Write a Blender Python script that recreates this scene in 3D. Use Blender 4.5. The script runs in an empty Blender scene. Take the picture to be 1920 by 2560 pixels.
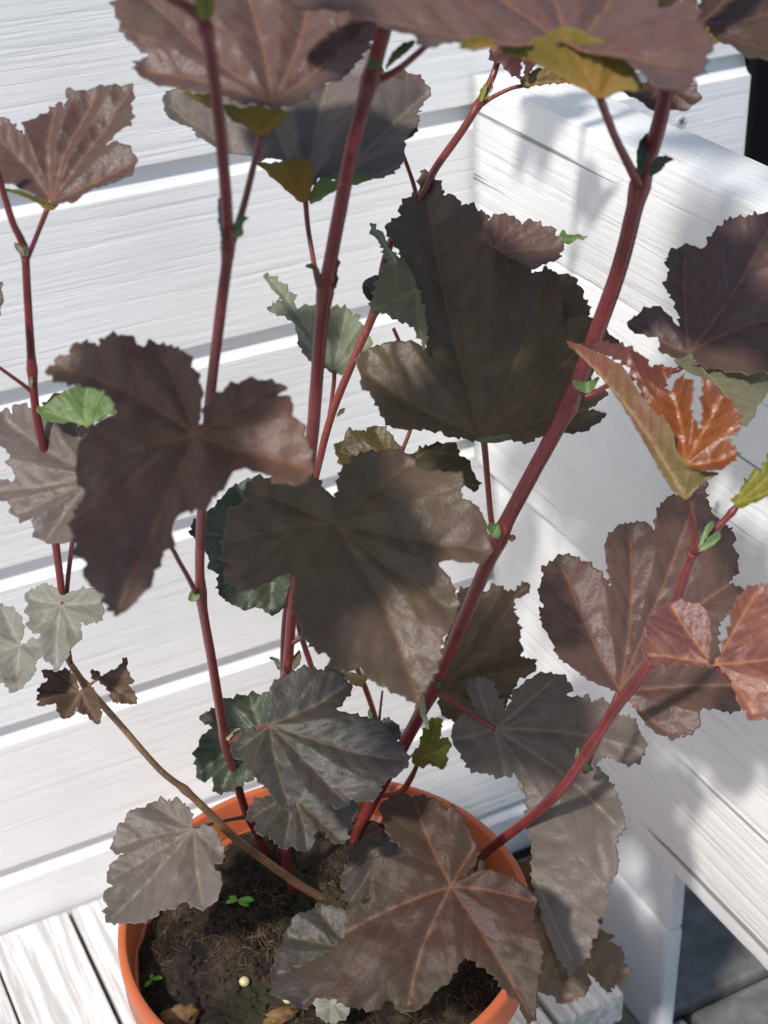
import bpy, bmesh, math, random
import numpy as np
from mathutils import Vector, Matrix, noise
from mathutils.geometry import delaunay_2d_cdt

random.seed(7)
SC = bpy.context.scene
COL = SC.collection
S = 0.88                      # metres per layout unit (camera stands one unit from the wall)
FLOOR = -1.100                # paving level in layout units, becomes z = 0
# ------------------------------------------------------------------ camera
RM = np.array([[0.89014299, 0.45442842, -0.03376775],
               [-0.26078805, 0.4472631, -0.85553802],
               [0.37367773, -0.7703574, -0.51663762]])
FPX = 3886.3
G = 960 / 1659.0              # drawing grid -> photo pixels
CAM = np.array([0, 1.0, 0]) * S + np.array([0, 0, -FLOOR * S])
cd = bpy.data.cameras.new('camera'); cam = bpy.data.objects.new('camera', cd); COL.objects.link(cam)
cd.sensor_fit = 'HORIZONTAL'; cd.sensor_width = 36.0; cd.lens = FPX / 1920 * 36.0
cd.clip_start = 0.02; cd.clip_end = 500
m = Matrix.Identity(4)
for i in range(3):
    m[i][0] = RM[0][i]; m[i][1] = -RM[1][i]; m[i][2] = -RM[2][i]; m[i][3] = CAM[i]
cam.matrix_world = m
cd.dof.use_dof = True; cd.dof.focus_distance = 0.80; cd.dof.aperture_fstop = 17.0
SC.camera = cam
# ------------------------------------------------------------------ sky and sun
SUN = Vector((-0.58, 0.38, 0.74)).normalized()
w = bpy.data.worlds.new('World'); SC.world = w; w.use_nodes = True
nt = w.node_tree
sky = nt.nodes.new('ShaderNodeTexSky'); sky.sky_type = 'NISHITA'; sky.sun_disc = False
sky.sun_elevation = math.asin(SUN.z); sky.sun_rotation = math.atan2(SUN.x, SUN.y)
bg = nt.nodes['Background']; bg.inputs[1].default_value = 0.15
nt.links.new(sky.outputs[0], bg.inputs[0])
ld = bpy.data.lights.new('sun', 'SUN'); ld.energy = 3.7; ld.angle = math.radians(3.2); ld.color = (1.0, 0.955, 0.90)
sun = bpy.data.objects.new('sun', ld); COL.objects.link(sun)
sun.rotation_euler = SUN.to_track_quat('Z', 'Y').to_euler()
sun.location = (-2, 3, 4)
vs = SC.view_settings
vs.view_transform = 'Standard'; vs.look = 'None'; vs.exposure = 0.0; vs.gamma = 1; vs.use_curve_mapping = False


# ------------------------------------------------------------------ helpers
def ray(gx, gy):
    return RM.T @ np.array([(gx * G - 960) / FPX, (gy * G - 1280) / FPX, 1.0])


def at(gx, gy, Y):
    """point where the line of sight through a photo point meets the upright plane Y (layout units from the wall)"""
    d = ray(gx, gy)
    return CAM + d * (Y * S - CAM[1]) / d[1]


def at_z(gx, gy, z):
    d = ray(gx, gy)
    return CAM + d * (z - CAM[2]) / d[2]


def depth(p):
    return float((RM @ (np.array(p) - CAM))[2])


def L(x, y, z):
    return Vector((x * S, y * S, (z - FLOOR) * S))


def tag(o, label=None, cat=None, group=None, kind=None):
    if label: o['label'] = label
    if cat: o['category'] = cat
    if group: o['group'] = group
    if kind: o['kind'] = kind
    return o


def empty(name, loc):
    o = bpy.data.objects.new(name, None); COL.objects.link(o); o.location = loc
    o.empty_display_size = 0.05
    return o


def link(name, me, mat, parent=None):
    o = bpy.data.objects.new(name, me); COL.objects.link(o)
    if mat is not None:
        for mm in (mat if isinstance(mat, (list, tuple)) else [mat]): me.materials.append(mm)
    if parent is not None:
        o.parent = parent
        pw = parent
        off = Vector((0, 0, 0))
        while pw is not None:
            off += pw.location; pw = pw.parent
        o.location = o.location - off
    return o


def mesh_at(name, verts, faces, mat, origin, parent=None, smooth=False):
    """mesh from world-space vertices with its origin moved to `origin`"""
    origin = Vector(origin)
    me = bpy.data.meshes.new(name)
    me.from_pydata([tuple(Vector(v) - origin) for v in verts], [], faces)
    if smooth:
        me.polygons.foreach_set('use_smooth', [True] * len(me.polygons))
    o = bpy.data.objects.new(name, me); COL.objects.link(o)
    for mm in (mat if isinstance(mat, (list, tuple)) else [mat]): me.materials.append(mm)
    if parent is not None:
        off = Vector((0, 0, 0)); pw = parent
        while pw is not None:
            off += pw.location; pw = pw.parent
        o.parent = parent; o.location = origin - off
    else:
        o.location = origin
    return o


def box(name, lo, hi, mat, parent=None, bevel=0.002, seg=2, jitter=0.0):
    lo = Vector(lo); hi = Vector(hi); c = (lo + hi) / 2; d = hi - lo
    bm = bmesh.new(); bmesh.ops.create_cube(bm, size=1)
    for v in bm.verts:
        v.co = Vector((v.co.x * d.x, v.co.y * d.y, v.co.z * d.z))
    if jitter:
        for v in bm.verts: v.co += Vector([random.uniform(-jitter, jitter) for _ in range(3)])
    if bevel:
        bmesh.ops.bevel(bm, geom=bm.edges[:], offset=bevel, segments=seg, affect='EDGES', profile=0.6)
    me = bpy.data.meshes.new(name); bm.to_mesh(me); bm.free()
    o = bpy.data.objects.new(name, me); COL.objects.link(o); me.materials.append(mat)
    off = Vector((0, 0, 0)); pw = parent
    while pw is not None:
        off += pw.location; pw = pw.parent
    o.parent = parent; o.location = c - off
    return o


# ------------------------------------------------------------------ materials
def newmat(name):
    mt = bpy.data.materials.new(name); mt.use_nodes = True
    nt = mt.node_tree
    return mt, nt, nt.nodes['Principled BSDF']


def N(nt, t, **kw):
    n = nt.nodes.new(t)
    for k, v in kw.items():
        if k.startswith('i_'): n.inputs[k[2:].replace('_', ' ')].default_value = v
        elif k.startswith('n'): n.inputs[int(k[1:])].default_value = v
        else: setattr(n, k, v)
    return n


def mixcol(nt, fac, a, b, blend='MIX'):
    n = nt.nodes.new('ShaderNodeMix'); n.data_type = 'RGBA'; n.blend_type = blend
    for s, v in ((n.inputs[0], fac), (n.inputs[6], a), (n.inputs[7], b)):
        if hasattr(v, 'is_linked') or isinstance(v, bpy.types.NodeSocket): nt.links.new(v, s)
        elif isinstance(v, (int, float)): s.default_value = v
        else: s.default_value = (*v, 1)
    return n.outputs[2]


def math_(nt, op, a, b=None, clamp=False):
    n = nt.nodes.new('ShaderNodeMath'); n.operation = op; n.use_clamp = clamp
    for s, v in ((n.inputs[0], a), (n.inputs[1], b)):
        if v is None: continue
        if isinstance(v, bpy.types.NodeSocket): nt.links.new(v, s)
        else: s.default_value = v
    return n.outputs[0]


def ramp(nt, src, stops, interp='LINEAR'):
    r = nt.nodes.new('ShaderNodeValToRGB'); nt.links.new(src, r.inputs[0])
    e = r.color_ramp.elements; r.color_ramp.interpolation = interp
    while len(e) < len(stops): e.new(0.5)
    for el, (p, c) in zip(e, stops):
        el.position = p; el.color = (*c, 1) if not isinstance(c, (int, float)) else (c, c, c, 1)
    return r.outputs[0]


def painted_wood(name, grain, base=(0.80, 0.80, 0.79), crack=0.0, wear=0.0, bump=0.5, freq=1.0, rough=0.5, patchy=0.0, streak=0.30):
    """brush-painted timber; `grain` is the axis the fibres run along"""
    mt, nt, bs = newmat(name)
    tc = N(nt, 'ShaderNodeTexCoord'); oi = N(nt, 'ShaderNodeObjectInfo')
    off = N(nt, 'ShaderNodeVectorMath', operation='SCALE'); nt.links.new(oi.outputs['Location'], off.inputs[0]); off.inputs['Scale'].default_value = 3.7
    add = N(nt, 'ShaderNodeVectorMath', operation='ADD'); nt.links.new(tc.outputs['Object'], add.inputs[0]); nt.links.new(off.outputs[0], add.inputs[1])

    def stretched(along, across):
        mp = N(nt, 'ShaderNodeMapping'); sc = [across] * 3; sc['XYZ'.index(grain)] = along
        mp.inputs['Scale'].default_value = sc
        nt.links.new(add.outputs[0], mp.inputs[0]); return mp.outputs[0]
    # slow waviness of the grain
    wob = N(nt, 'ShaderNodeTexNoise', i_Scale=1.0, i_Detail=2.0); nt.links.new(stretched(5, 14), wob.inputs['Vector'])
    n1 = N(nt, 'ShaderNodeTexNoise', i_Scale=1.0, i_Detail=5.0, i_Roughness=0.62, i_Distortion=0.25); nt.links.new(stretched(5 * freq, 150 * freq), n1.inputs['Vector'])
    n2 = N(nt, 'ShaderNodeTexNoise', i_Scale=1.0, i_Detail=4.0, i_Roughness=0.7); nt.links.new(stretched(22, 430), n2.inputs['Vector'])
    n3 = N(nt, 'ShaderNodeTexNoise', i_Scale=9.0, i_Detail=3.0); nt.links.new(add.outputs[0], n3.inputs['Vector'])
    n4 = N(nt, 'ShaderNodeTexNoise', i_Scale=1.0, i_Detail=3.0, i_Roughness=0.55); nt.links.new(stretched(1.5, 95), n4.inputs['Vector'])
    ridges = ramp(nt, n1.outputs[0], [(0.30, 0.0), (0.47, 0.75), (0.62, 1.0)])
    crackm = ramp(nt, n4.outputs[0], [(0.325, 1.0), (0.34, 0.0)])
    h = math_(nt, 'ADD', math_(nt, 'MULTIPLY', ridges, 0.7), math_(nt, 'MULTIPLY', n2.outputs[0], 0.35))
    h = math_(nt, 'ADD', h, math_(nt, 'MULTIPLY', wob.outputs[0], 0.6))
    h = math_(nt, 'SUBTRACT', h, math_(nt, 'MULTIPLY', crackm, 1.2 if crack else 0.0))
    bp = N(nt, 'ShaderNodeBump', i_Strength=bump, i_Distance=0.0012); nt.links.new(h, bp.inputs['Height'])
    nt.links.new(bp.outputs[0], bs.inputs['Normal'])
    lo = tuple(c * 0.90 for c in base)
    c = mixcol(nt, ramp(nt, n3.outputs[0], [(0.35, 0.0), (0.7, 1.0)]), base, lo)
    c = mixcol(nt, math_(nt, 'MULTIPLY', ramp(nt, n1.outputs[0], [(0.30, 1.0), (0.42, 0.0)]), streak), c, tuple(x * 0.72 for x in base))
    if patchy:
        n5 = N(nt, 'ShaderNodeTexNoise', i_Scale=1.0, i_Detail=6.0, i_Roughness=0.65); nt.links.new(stretched(9, 170), n5.inputs['Vector'])
        c = mixcol(nt, math_(nt, 'MULTIPLY', ramp(nt, n5.outputs[0], [(0.44, 0.0), (0.56, 1.0)]), patchy), c, (0.34, 0.33, 0.315))
    if crack:
        c = mixcol(nt, math_(nt, 'MULTIPLY', crackm, crack), c, (0.16, 0.16, 0.16))
    if wear:
        n6 = N(nt, 'ShaderNodeTexNoise', i_Scale=260.0, i_Detail=2.0); nt.links.new(add.outputs[0], n6.inputs['Vector'])
        c = mixcol(nt, math_(nt, 'MULTIPLY', ramp(nt, n6.outputs[0], [(0.70, 0.0), (0.74, 1.0)]), wear), c, (0.42, 0.40, 0.37))
    nt.links.new(c, bs.inputs['Base Color'])
    bs.inputs['Roughness'].default_value = rough
    bs.inputs['Specular IOR Level'].default_value = 0.35
    return mt


M_WALL = painted_wood('white_siding_paint', 'X', base=(0.82, 0.825, 0.825), wear=0.2, bump=0.55, streak=0.07)
M_PANEL = painted_wood('white_timber_paint', 'Y', base=(0.80, 0.80, 0.79), crack=0.8, wear=0.2, bump=0.8, freq=0.9, streak=0.2)
M_PLANK = painted_wood('worn_white_plank_paint', 'Y', base=(0.82, 0.81, 0.79), crack=0.45, wear=0.5, bump=0.6, patchy=0.6)
M_LEG = painted_wood('white_leg_paint', 'Z', base=(0.74, 0.75, 0.77), bump=0.4)


def simple(name, col, rough=0.5, spec=0.4, var=0.12, scale=40, bump=0.0, col2=None):
    mt, nt, bs = newmat(name)
    tc = N(nt, 'ShaderNodeTexCoord')
    n = N(nt, 'ShaderNodeTexNoise', i_Scale=float(scale), i_Detail=4.0); nt.links.new(tc.outputs['Object'], n.inputs['Vector'])
    c2 = col2 or tuple(x * (1 - var * 2) for x in col)
    nt.links.new(mixcol(nt, ramp(nt, n.outputs[0], [(0.35, 0.0), (0.65, 1.0)]), col, c2), bs.inputs['Base Color'])
    bs.inputs['Roughness'].default_value = rough; bs.inputs['Specular IOR Level'].default_value = spec
    if bump:
        b = N(nt, 'ShaderNodeBump', i_Strength=bump, i_Distance=0.002)
        nt.links.new(n.outputs[0], b.inputs['Height']); nt.links.new(b.outputs[0], bs.inputs['Normal'])
    return mt


M_POT = simple('orange_plastic', (0.52, 0.125, 0.045), rough=0.42, spec=0.4, var=0.06, scale=25)
M_BLACK = simple('doorway_black', (0.006, 0.006, 0.008), rough=0.8, spec=0.1, scale=20)
M_SCREW = simple('painted_screw', (0.62, 0.64, 0.67), rough=0.35, spec=0.6, scale=300)
M_SLOT = simple('screw_recess', (0.12, 0.13, 0.15), rough=0.6, scale=200)
M_SLAB = simple('grey_paving', (0.21, 0.205, 0.19), rough=0.9, spec=0.2, var=0.18, scale=60, bump=0.3)
M_JOINT = simple('joint_sand', (0.022, 0.022, 0.02), rough=1.0, spec=0.1, scale=300, bump=0.4)
def bark(name, col, col2, spot, rough=0.36, bump=0.35):
    """young bark: fine lengthwise ridges, pale lenticels, drifting tone"""
    mt, nt, bs = newmat(name)
    tc = N(nt, 'ShaderNodeTexCoord'); mp = N(nt, 'ShaderNodeMapping'); mp.inputs['Scale'].default_value = (900, 900, 45); nt.links.new(tc.outputs['Object'], mp.inputs[0])
    n = N(nt, 'ShaderNodeTexNoise', i_Scale=1.0, i_Detail=4.0); nt.links.new(mp.outputs[0], n.inputs['Vector'])
    n2 = N(nt, 'ShaderNodeTexNoise', i_Scale=45.0, i_Detail=3.0); nt.links.new(tc.outputs['Object'], n2.inputs['Vector'])
    n3 = N(nt, 'ShaderNodeTexNoise', i_Scale=520.0, i_Detail=2.0); nt.links.new(tc.outputs['Object'], n3.inputs['Vector'])
    c = mixcol(nt, ramp(nt, n2.outputs[0], [(0.35, 0.0), (0.68, 1.0)]), col, col2)
    c = mixcol(nt, math_(nt, 'MULTIPLY', ramp(nt, n.outputs[0], [(0.40, 0.0), (0.62, 1.0)]), 0.5), c, tuple(x * 0.5 for x in col))
    c = mixcol(nt, math_(nt, 'MULTIPLY', ramp(nt, n3.outputs[0], [(0.66, 0.0), (0.72, 1.0)]), 0.55), c, spot)
    nt.links.new(c, bs.inputs['Base Color'])
    bs.inputs['Roughness'].default_value = rough; bs.inputs['Specular IOR Level'].default_value = 0.5
    b = N(nt, 'ShaderNodeBump', i_Strength=bump, i_Distance=0.0006); nt.links.new(n.outputs[0], b.inputs['Height']); nt.links.new(b.outputs[0], bs.inputs['Normal'])
    return mt


M_STEM = bark('red_bark', (0.215, 0.036, 0.036), (0.13, 0.022, 0.026), (0.30, 0.13, 0.09))
M_STEM2 = bark('orange_red_bark', (0.24, 0.050, 0.036), (0.155, 0.030, 0.026), (0.36, 0.17, 0.09))
M_TWIG = bark('dry_brown_bark', (0.34, 0.195, 0.10), (0.15, 0.072, 0.040), (0.45, 0.30, 0.18), rough=0.65, bump=0.6)
M_GREENB = simple('green_stipule', (0.085, 0.15, 0.022), rough=0.5, scale=200, col2=(0.05, 0.085, 0.02))
M_SEED = simple('seedling_green', (0.12, 0.34, 0.03), rough=0.5, scale=200)
M_PELLET = simple('cream_pellet', (0.66, 0.58, 0.30), rough=0.4, scale=400)


def leaf_mat(name, top, mid, vein, rough=0.42, trans=0.12, spec=0.42, tcol=None, sheen=0.04, tint=None, tintf=0.5):
    """leaf skin: tones drifting over the blade, paler veins from the `vein` attribute, a fine net between them"""
    mt, nt, bs = newmat(name)
    tc = N(nt, 'ShaderNodeTexCoord'); oi = N(nt, 'ShaderNodeObjectInfo')
    off = N(nt, 'ShaderNodeVectorMath', operation='SCALE'); nt.links.new(oi.outputs['Location'], off.inputs[0]); off.inputs['Scale'].default_value = 11.0
    add = N(nt, 'ShaderNodeVectorMath', operation='ADD'); nt.links.new(tc.outputs['Object'], add.inputs[0]); nt.links.new(off.outputs[0], add.inputs[1])
    co = add.outputs[0]
    av = N(nt, 'ShaderNodeAttribute', attribute_name='vein'); ar = N(nt, 'ShaderNodeAttribute', attribute_name='rad')
    n = N(nt, 'ShaderNodeTexNoise', i_Scale=34.0, i_Detail=4.0, i_Roughness=0.6); nt.links.new(co, n.inputs['Vector'])
    n2 = N(nt, 'ShaderNodeTexNoise', i_Scale=650.0, i_Detail=4.0, i_Roughness=0.65); nt.links.new(co, n2.inputs['Vector'])
    n3 = N(nt, 'ShaderNodeTexNoise', i_Scale=20.0, i_Detail=3.0); nt.links.new(co, n3.inputs['Vector'])
    n3.inputs['Distortion'].default_value = 0.8
    wob = N(nt, 'ShaderNodeVectorMath', operation='MULTIPLY_ADD'); nt.links.new(n2.outputs['Color'], wob.inputs[0]); wob.inputs[1].default_value = (0.0012,) * 3; nt.links.new(co, wob.inputs[2])
    vo = N(nt, 'ShaderNodeTexVoronoi', feature='DISTANCE_TO_EDGE', i_Scale=300.0); nt.links.new(wob.outputs[0], vo.inputs['Vector'])
    vo2 = N(nt, 'ShaderNodeTexVoronoi', feature='DISTANCE_TO_EDGE', i_Scale=760.0); nt.links.new(wob.outputs[0], vo2.inputs['Vector'])
    f = math_(nt, 'ADD', math_(nt, 'MULTIPLY', ar.outputs['Fac'], 0.6), math_(nt, 'MULTIPLY', n.outputs[0], 0.7))
    c = mixcol(nt, ramp(nt, f, [(0.38, 0.0), (0.85, 1.0)]), mid, top)
    if tint:
        c = mixcol(nt, math_(nt, 'MULTIPLY', ramp(nt, n3.outputs[0], [(0.46, 0.0), (0.66, 1.0)]), tintf), c, tint)
    c = mixcol(nt, math_(nt, 'MULTIPLY', ramp(nt, n2.outputs[0], [(0.35, 0.0), (0.75, 1.0)]), 0.24), c, tuple(x * 0.42 for x in top))
    net = ramp(nt, vo.outputs['Distance'], [(0.0, 1.0), (0.085, 0.0)])
    net2 = ramp(nt, vo2.outputs['Distance'], [(0.0, 1.0), (0.10, 0.0)])
    c = mixcol(nt, math_(nt, 'MULTIPLY', net, 0.13), c, vein)
    c = mixcol(nt, math_(nt, 'MULTIPLY', av.outputs['Fac'], 0.72), c, vein)
    n5 = N(nt, 'ShaderNodeTexNoise', i_Scale=85.0, i_Detail=3.0); nt.links.new(co, n5.inputs['Vector'])
    c = mixcol(nt, math_(nt, 'MULTIPLY', ramp(nt, n5.outputs[0], [(0.70, 0.0), (0.76, 1.0)]), 0.6), c, (0.10, 0.048, 0.020))
    nt.links.new(c, bs.inputs['Base Color'])
    nt.links.new(math_(nt, 'ADD', math_(nt, 'MULTIPLY', n.outputs[0], 0.22), rough - 0.11), bs.inputs['Roughness'])
    bs.inputs['Specular IOR Level'].default_value = spec
    bs.inputs['Sheen Weight'].default_value = sheen; bs.inputs['Sheen Roughness'].default_value = 0.5
    h = math_(nt, 'SUBTRACT', math_(nt, 'MULTIPLY', ramp(nt, vo.outputs['Distance'], [(0.0, 0.0), (0.28, 1.0)]), 0.8), math_(nt, 'MULTIPLY', net2, 0.35))
    h = math_(nt, 'ADD', h, math_(nt, 'MULTIPLY', n2.outputs[0], 0.3))
    bp = N(nt, 'ShaderNodeBump', i_Strength=0.20, i_Distance=0.0006); nt.links.new(h, bp.inputs['Height']); nt.links.new(bp.outputs[0], bs.inputs['Normal'])
    tr = N(nt, 'ShaderNodeBsdfTranslucent'); nt.links.new(mixcol(nt, 0.5, c, tcol or (0.26, 0.075, 0.03)), tr.inputs[0])
    mx = N(nt, 'ShaderNodeMixShader'); mx.inputs[0].default_value = trans
    nt.links.new(bs.outputs[0], mx.inputs[1]); nt.links.new(tr.outputs[0], mx.inputs[2])
    nt.links.new(mx.outputs[0], nt.nodes['Material Output'].inputs[0])
    return mt


OL = (0.060, 0.056, 0.020)
LM = {
    'purple': leaf_mat('purple_leaf', (0.080, 0.046, 0.040), (0.072, 0.038, 0.030), (0.19, 0.085, 0.045), tint=OL),
    'brown': leaf_mat('shade_brown_leaf', (0.054, 0.034, 0.025), (0.058, 0.028, 0.019), (0.19, 0.072, 0.032), rough=0.5, spec=0.3, tint=(0.050, 0.043, 0.018)),  # darkened so the colour carries the shade on the leaf over the pot
    'dark': leaf_mat('dark_leaf', (0.118, 0.076, 0.054), (0.128, 0.084, 0.038), (0.19, 0.115, 0.05), tint=OL, tintf=0.7),
    'pink': leaf_mat('pinkish_leaf', (0.150, 0.088, 0.078), (0.135, 0.068, 0.060), (0.28, 0.135, 0.07), tint=(0.105, 0.078, 0.055), trans=0.16),
    'bronze': leaf_mat('bronze_leaf', (0.140, 0.078, 0.056), (0.150, 0.066, 0.038), (0.27, 0.105, 0.045), tint=(0.095, 0.070, 0.030)),
    'mauve': leaf_mat('mauve_leaf', (0.110, 0.064, 0.055), (0.100, 0.050, 0.042), (0.24, 0.11, 0.06), tint=(0.085, 0.066, 0.038)),
    'rose': leaf_mat('young_rose_leaf', (0.19, 0.072, 0.066), (0.34, 0.125, 0.070), (0.50, 0.22, 0.09), rough=0.36, trans=0.22, tcol=(0.5, 0.12, 0.04), tint=(0.13, 0.050, 0.052), tintf=0.8),
    'grey': leaf_mat('grey_bloomed_leaf', (0.150, 0.118, 0.108), (0.140, 0.108, 0.092), (0.24, 0.185, 0.125), rough=0.46, tint=(0.105, 0.094, 0.066)),
    'slate': leaf_mat('shade_slate_leaf', (0.052, 0.044, 0.043), (0.050, 0.046, 0.036), (0.16, 0.11, 0.065), rough=0.46, tint=(0.042, 0.046, 0.026)),  # lower centre leaf's shade is put into this darkened colour
    'pale': leaf_mat('pale_leaf', (0.225, 0.21, 0.185), (0.215, 0.21, 0.165), (0.33, 0.30, 0.23), rough=0.5, tint=(0.17, 0.18, 0.12)),
    'sage': leaf_mat('sage_leaf', (0.22, 0.24, 0.155), (0.24, 0.27, 0.17), (0.36, 0.38, 0.27), rough=0.5, trans=0.25, tcol=(0.3, 0.4, 0.12), tint=(0.14, 0.18, 0.10)),
    'green': leaf_mat('green_leaf', (0.115, 0.185, 0.055), (0.15, 0.25, 0.070), (0.26, 0.34, 0.14), rough=0.46, trans=0.25, tcol=(0.3, 0.45, 0.08), tint=(0.09, 0.12, 0.05)),
    'deepgreen': leaf_mat('deep_green_leaf', (0.036, 0.048, 0.026), (0.045, 0.060, 0.028), (0.12, 0.14, 0.07), tint=(0.05, 0.04, 0.03)),
    'olive': leaf_mat('olive_leaf', (0.075, 0.062, 0.025), (0.095, 0.075, 0.028), (0.24, 0.16, 0.06), trans=0.2, tint=(0.07, 0.04, 0.025)),
    'under': leaf_mat('leaf_underside', (0.20, 0.195, 0.040), (0.34, 0.18, 0.035), (0.40, 0.20, 0.05), rough=0.55, trans=0.34, tcol=(0.5, 0.38, 0.04), spec=0.25, tint=(0.16, 0.165, 0.040), tintf=0.9),
    'underg': leaf_mat('grey_leaf_underside', (0.19, 0.180, 0.115), (0.19, 0.18, 0.11), (0.30, 0.27, 0.14), rough=0.6, trans=0.25, tcol=(0.4, 0.35, 0.1), spec=0.25, tint=(0.13, 0.11, 0.08)),
    'amber': leaf_mat('satin_amber_leaf', (0.115, 0.034, 0.034), (0.30, 0.085, 0.018), (0.46, 0.19, 0.04), rough=0.30, trans=0.25, tcol=(0.6, 0.15, 0.02), spec=0.55, tint=(0.15, 0.045, 0.03), tintf=0.7),
    'ochre': leaf_mat('ochre_underside', (0.26, 0.088, 0.062), (0.19, 0.150, 0.045), (0.40, 0.23, 0.07), rough=0.46, trans=0.34, tcol=(0.5, 0.25, 0.04), tint=(0.155, 0.150, 0.040), tintf=0.9),
    'dry': leaf_mat('dry_leaf', (0.105, 0.056, 0.032), (0.075, 0.036, 0.020), (0.18, 0.11, 0.06), rough=0.65, trans=0.08, tint=(0.16, 0.11, 0.075)),
    'wine': leaf_mat('wine_leaf', (0.085, 0.030, 0.032), (0.075, 0.028, 0.024), (0.20, 0.08, 0.05), rough=0.36),
    'lime': leaf_mat('lime_leaf', (0.19, 0.22, 0.02), (0.24, 0.20, 0.02), (0.36, 0.36, 0.08), trans=0.3, tcol=(0.5, 0.5, 0.03), tint=(0.25, 0.10, 0.02), tintf=0.6),
}
M_UNDER_THIN = leaf_mat('leaf_back', (0.17, 0.15, 0.075), (0.17, 0.14, 0.06), (0.28, 0.18, 0.08), rough=0.65, trans=0.2, spec=0.25)

# ================================================================== large structure
# ---- ground and paving
gs = 40.0
ground = mesh_at('ground', [(-gs, -gs, -0.012), (gs, -gs, -0.012), (gs, gs, -0.012), (-gs, gs, -0.012)], [(0, 1, 2, 3)], M_JOINT, (0, 0, -0.012))
tag(ground, kind='structure')
pav = empty('pavement', (0, 0, 0)); tag(pav, kind='structure')
YJ, XJ, SLW, SLD, JW = 0.2555 * S, 0.637 * S, 0.42, 0.21, 0.0075
slab_me = None
for r in range(-1, 8):
    for c in range(-4, 4):
        x0 = XJ + c * SLW + (0 if r % 2 == 0 else SLW / 2); y0 = YJ + r * SLD
        if y0 < -0.01: continue
        if slab_me is None:
            o = box('paving_slab', (0, 0, -0.05), (SLW - JW, SLD - JW, 0.0), M_SLAB, None, bevel=0.004)
            slab_me = o.data
        else:
            o = bpy.data.objects.new('paving_slab', slab_me); COL.objects.link(o)
        o.parent = pav
        o.location = (x0 + SLW / 2, y0 + SLD / 2, -0.025 + random.uniform(-0.0015, 0.0))

# ---- clapboard wall: boards with a hollowed top edge tucked under the lip of the board above
wall = empty('clapboard_wall', (0, 0, 0))
tag(wall, 'white painted clapboard house wall with hollowed board joints behind the potted shrub', 'wall')
PITCH = 0.1412 * S
LIP0 = (-0.3415 - FLOOR) * S
X0, X1 = -1.3, 0.833 * S
prof = [(-0.002, 0.0), (-0.0006, 0.0), (0.0, 0.0008)]           # (y, z) from the lip up
cove = 0.0165
prof += [(0.0, PITCH - cove)]
for k in range(1, 9):
    a = k / 8 * math.pi / 2
    prof.append((-0.0092 * math.sin(a), PITCH - cove + cove * (1 - math.cos(a))))
prof += [(-0.0095, PITCH + 0.012), (-0.026, PITCH + 0.012), (-0.026, 0.0)]
nseg = 30
board_me = bpy.data.meshes.new('siding_board')
vv, ff = [], []
np_ = len(prof)
for i in range(nseg + 1):
    x = X0 + (X1 - X0) * i / nseg
    wob = 0.0006 * noise.noise(Vector((x * 5, 0.3, 0)))
    for (y, z) in prof: vv.append((x - (X0 + X1) / 2, y, z + (wob if z < 0.01 else 0)))
for i in range(nseg):
    for j in range(np_):
        a = i * np_ + j; b = i * np_ + (j + 1) % np_
        ff.append((a, b, b + np_, a + np_))
ff.append(tuple(range(np_))); ff.append(tuple(reversed([nseg * np_ + j for j in range(np_)])))
board_me.from_pydata(vv, [], ff); board_me.materials.append(M_WALL)
bm = bmesh.new(); bm.from_mesh(board_me); bmesh.ops.recalc_face_normals(bm, faces=bm.faces[:]); bm.to_mesh(board_me); bm.free()
for k in range(-5, 7):
    o = bpy.data.objects.new('siding_board', board_me); COL.objects.link(o); o.parent = wall
    z = LIP0 - k * PITCH - PITCH * 0
    o.location = ((X0 + X1) / 2, 0, z)
# countersunk cross-head screw in a siding board
sp = np.array([0.7657 * S, 0.0, (-0.3877 - FLOOR) * S])
bm = bmesh.new()
bmesh.ops.create_cone(bm, cap_ends=True, segments=28, radius1=0.0052, radius2=0.0044, depth=0.0016)
bmesh.ops.rotate(bm, verts=bm.verts[:], cent=(0, 0, 0), matrix=Matrix.Rotation(-math.pi / 2, 3, 'X'))
me = bpy.data.meshes.new('screw'); bm.to_mesh(me); bm.free(); me.materials.append(M_SCREW)
scr = bpy.data.objects.new('screw', me); COL.objects.link(scr); scr.parent = wall; scr.location = (sp[0], -0.0003, sp[2])
for ang in (0.5, 0.5 + math.pi / 2):
    bm = bmesh.new(); bmesh.ops.create_cube(bm, size=1)
    for v in bm.verts: v.co = Vector((v.co.x * 0.0046, v.co.y * 0.0006, v.co.z * 0.0012))
    me = bpy.data.meshes.new('screw_slot'); bm.to_mesh(me); bm.free(); me.materials.append(M_SLOT)
    o = bpy.data.objects.new('screw_slot', me); COL.objects.link(o); o.parent = scr
    o.location = (0, 0.0008 + 0.0001 * ang, 0.0006); o.rotation_euler = (0, ang, 0)
# black box in place of the dark doorway beyond the end of the wall
blk = empty('black_doorway', L(0.9, -0.03, FLOOR))
tag(blk, 'matt black box in place of the dark doorway at the end of the white wall', 'doorway')
box('doorway_fill', L(0.8335, -0.06, FLOOR), L(1.10, 0.004, 0.25), M_BLACK, blk, bevel=0.003)
box('cap', L(0.830, -0.065, 0.25), L(1.105, 0.008, 0.265), M_BLACK, blk, bevel=0.003)

# ---- heavy timber planter side on the right
bench = empty('timber_planter', L(0.595, 0.35, FLOOR))
tag(bench, 'white painted planter side of stacked heavy timbers at right angles to the wall', 'planter')
PX0, PX1 = 0.570, 0.6215
YE = 0.95


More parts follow.
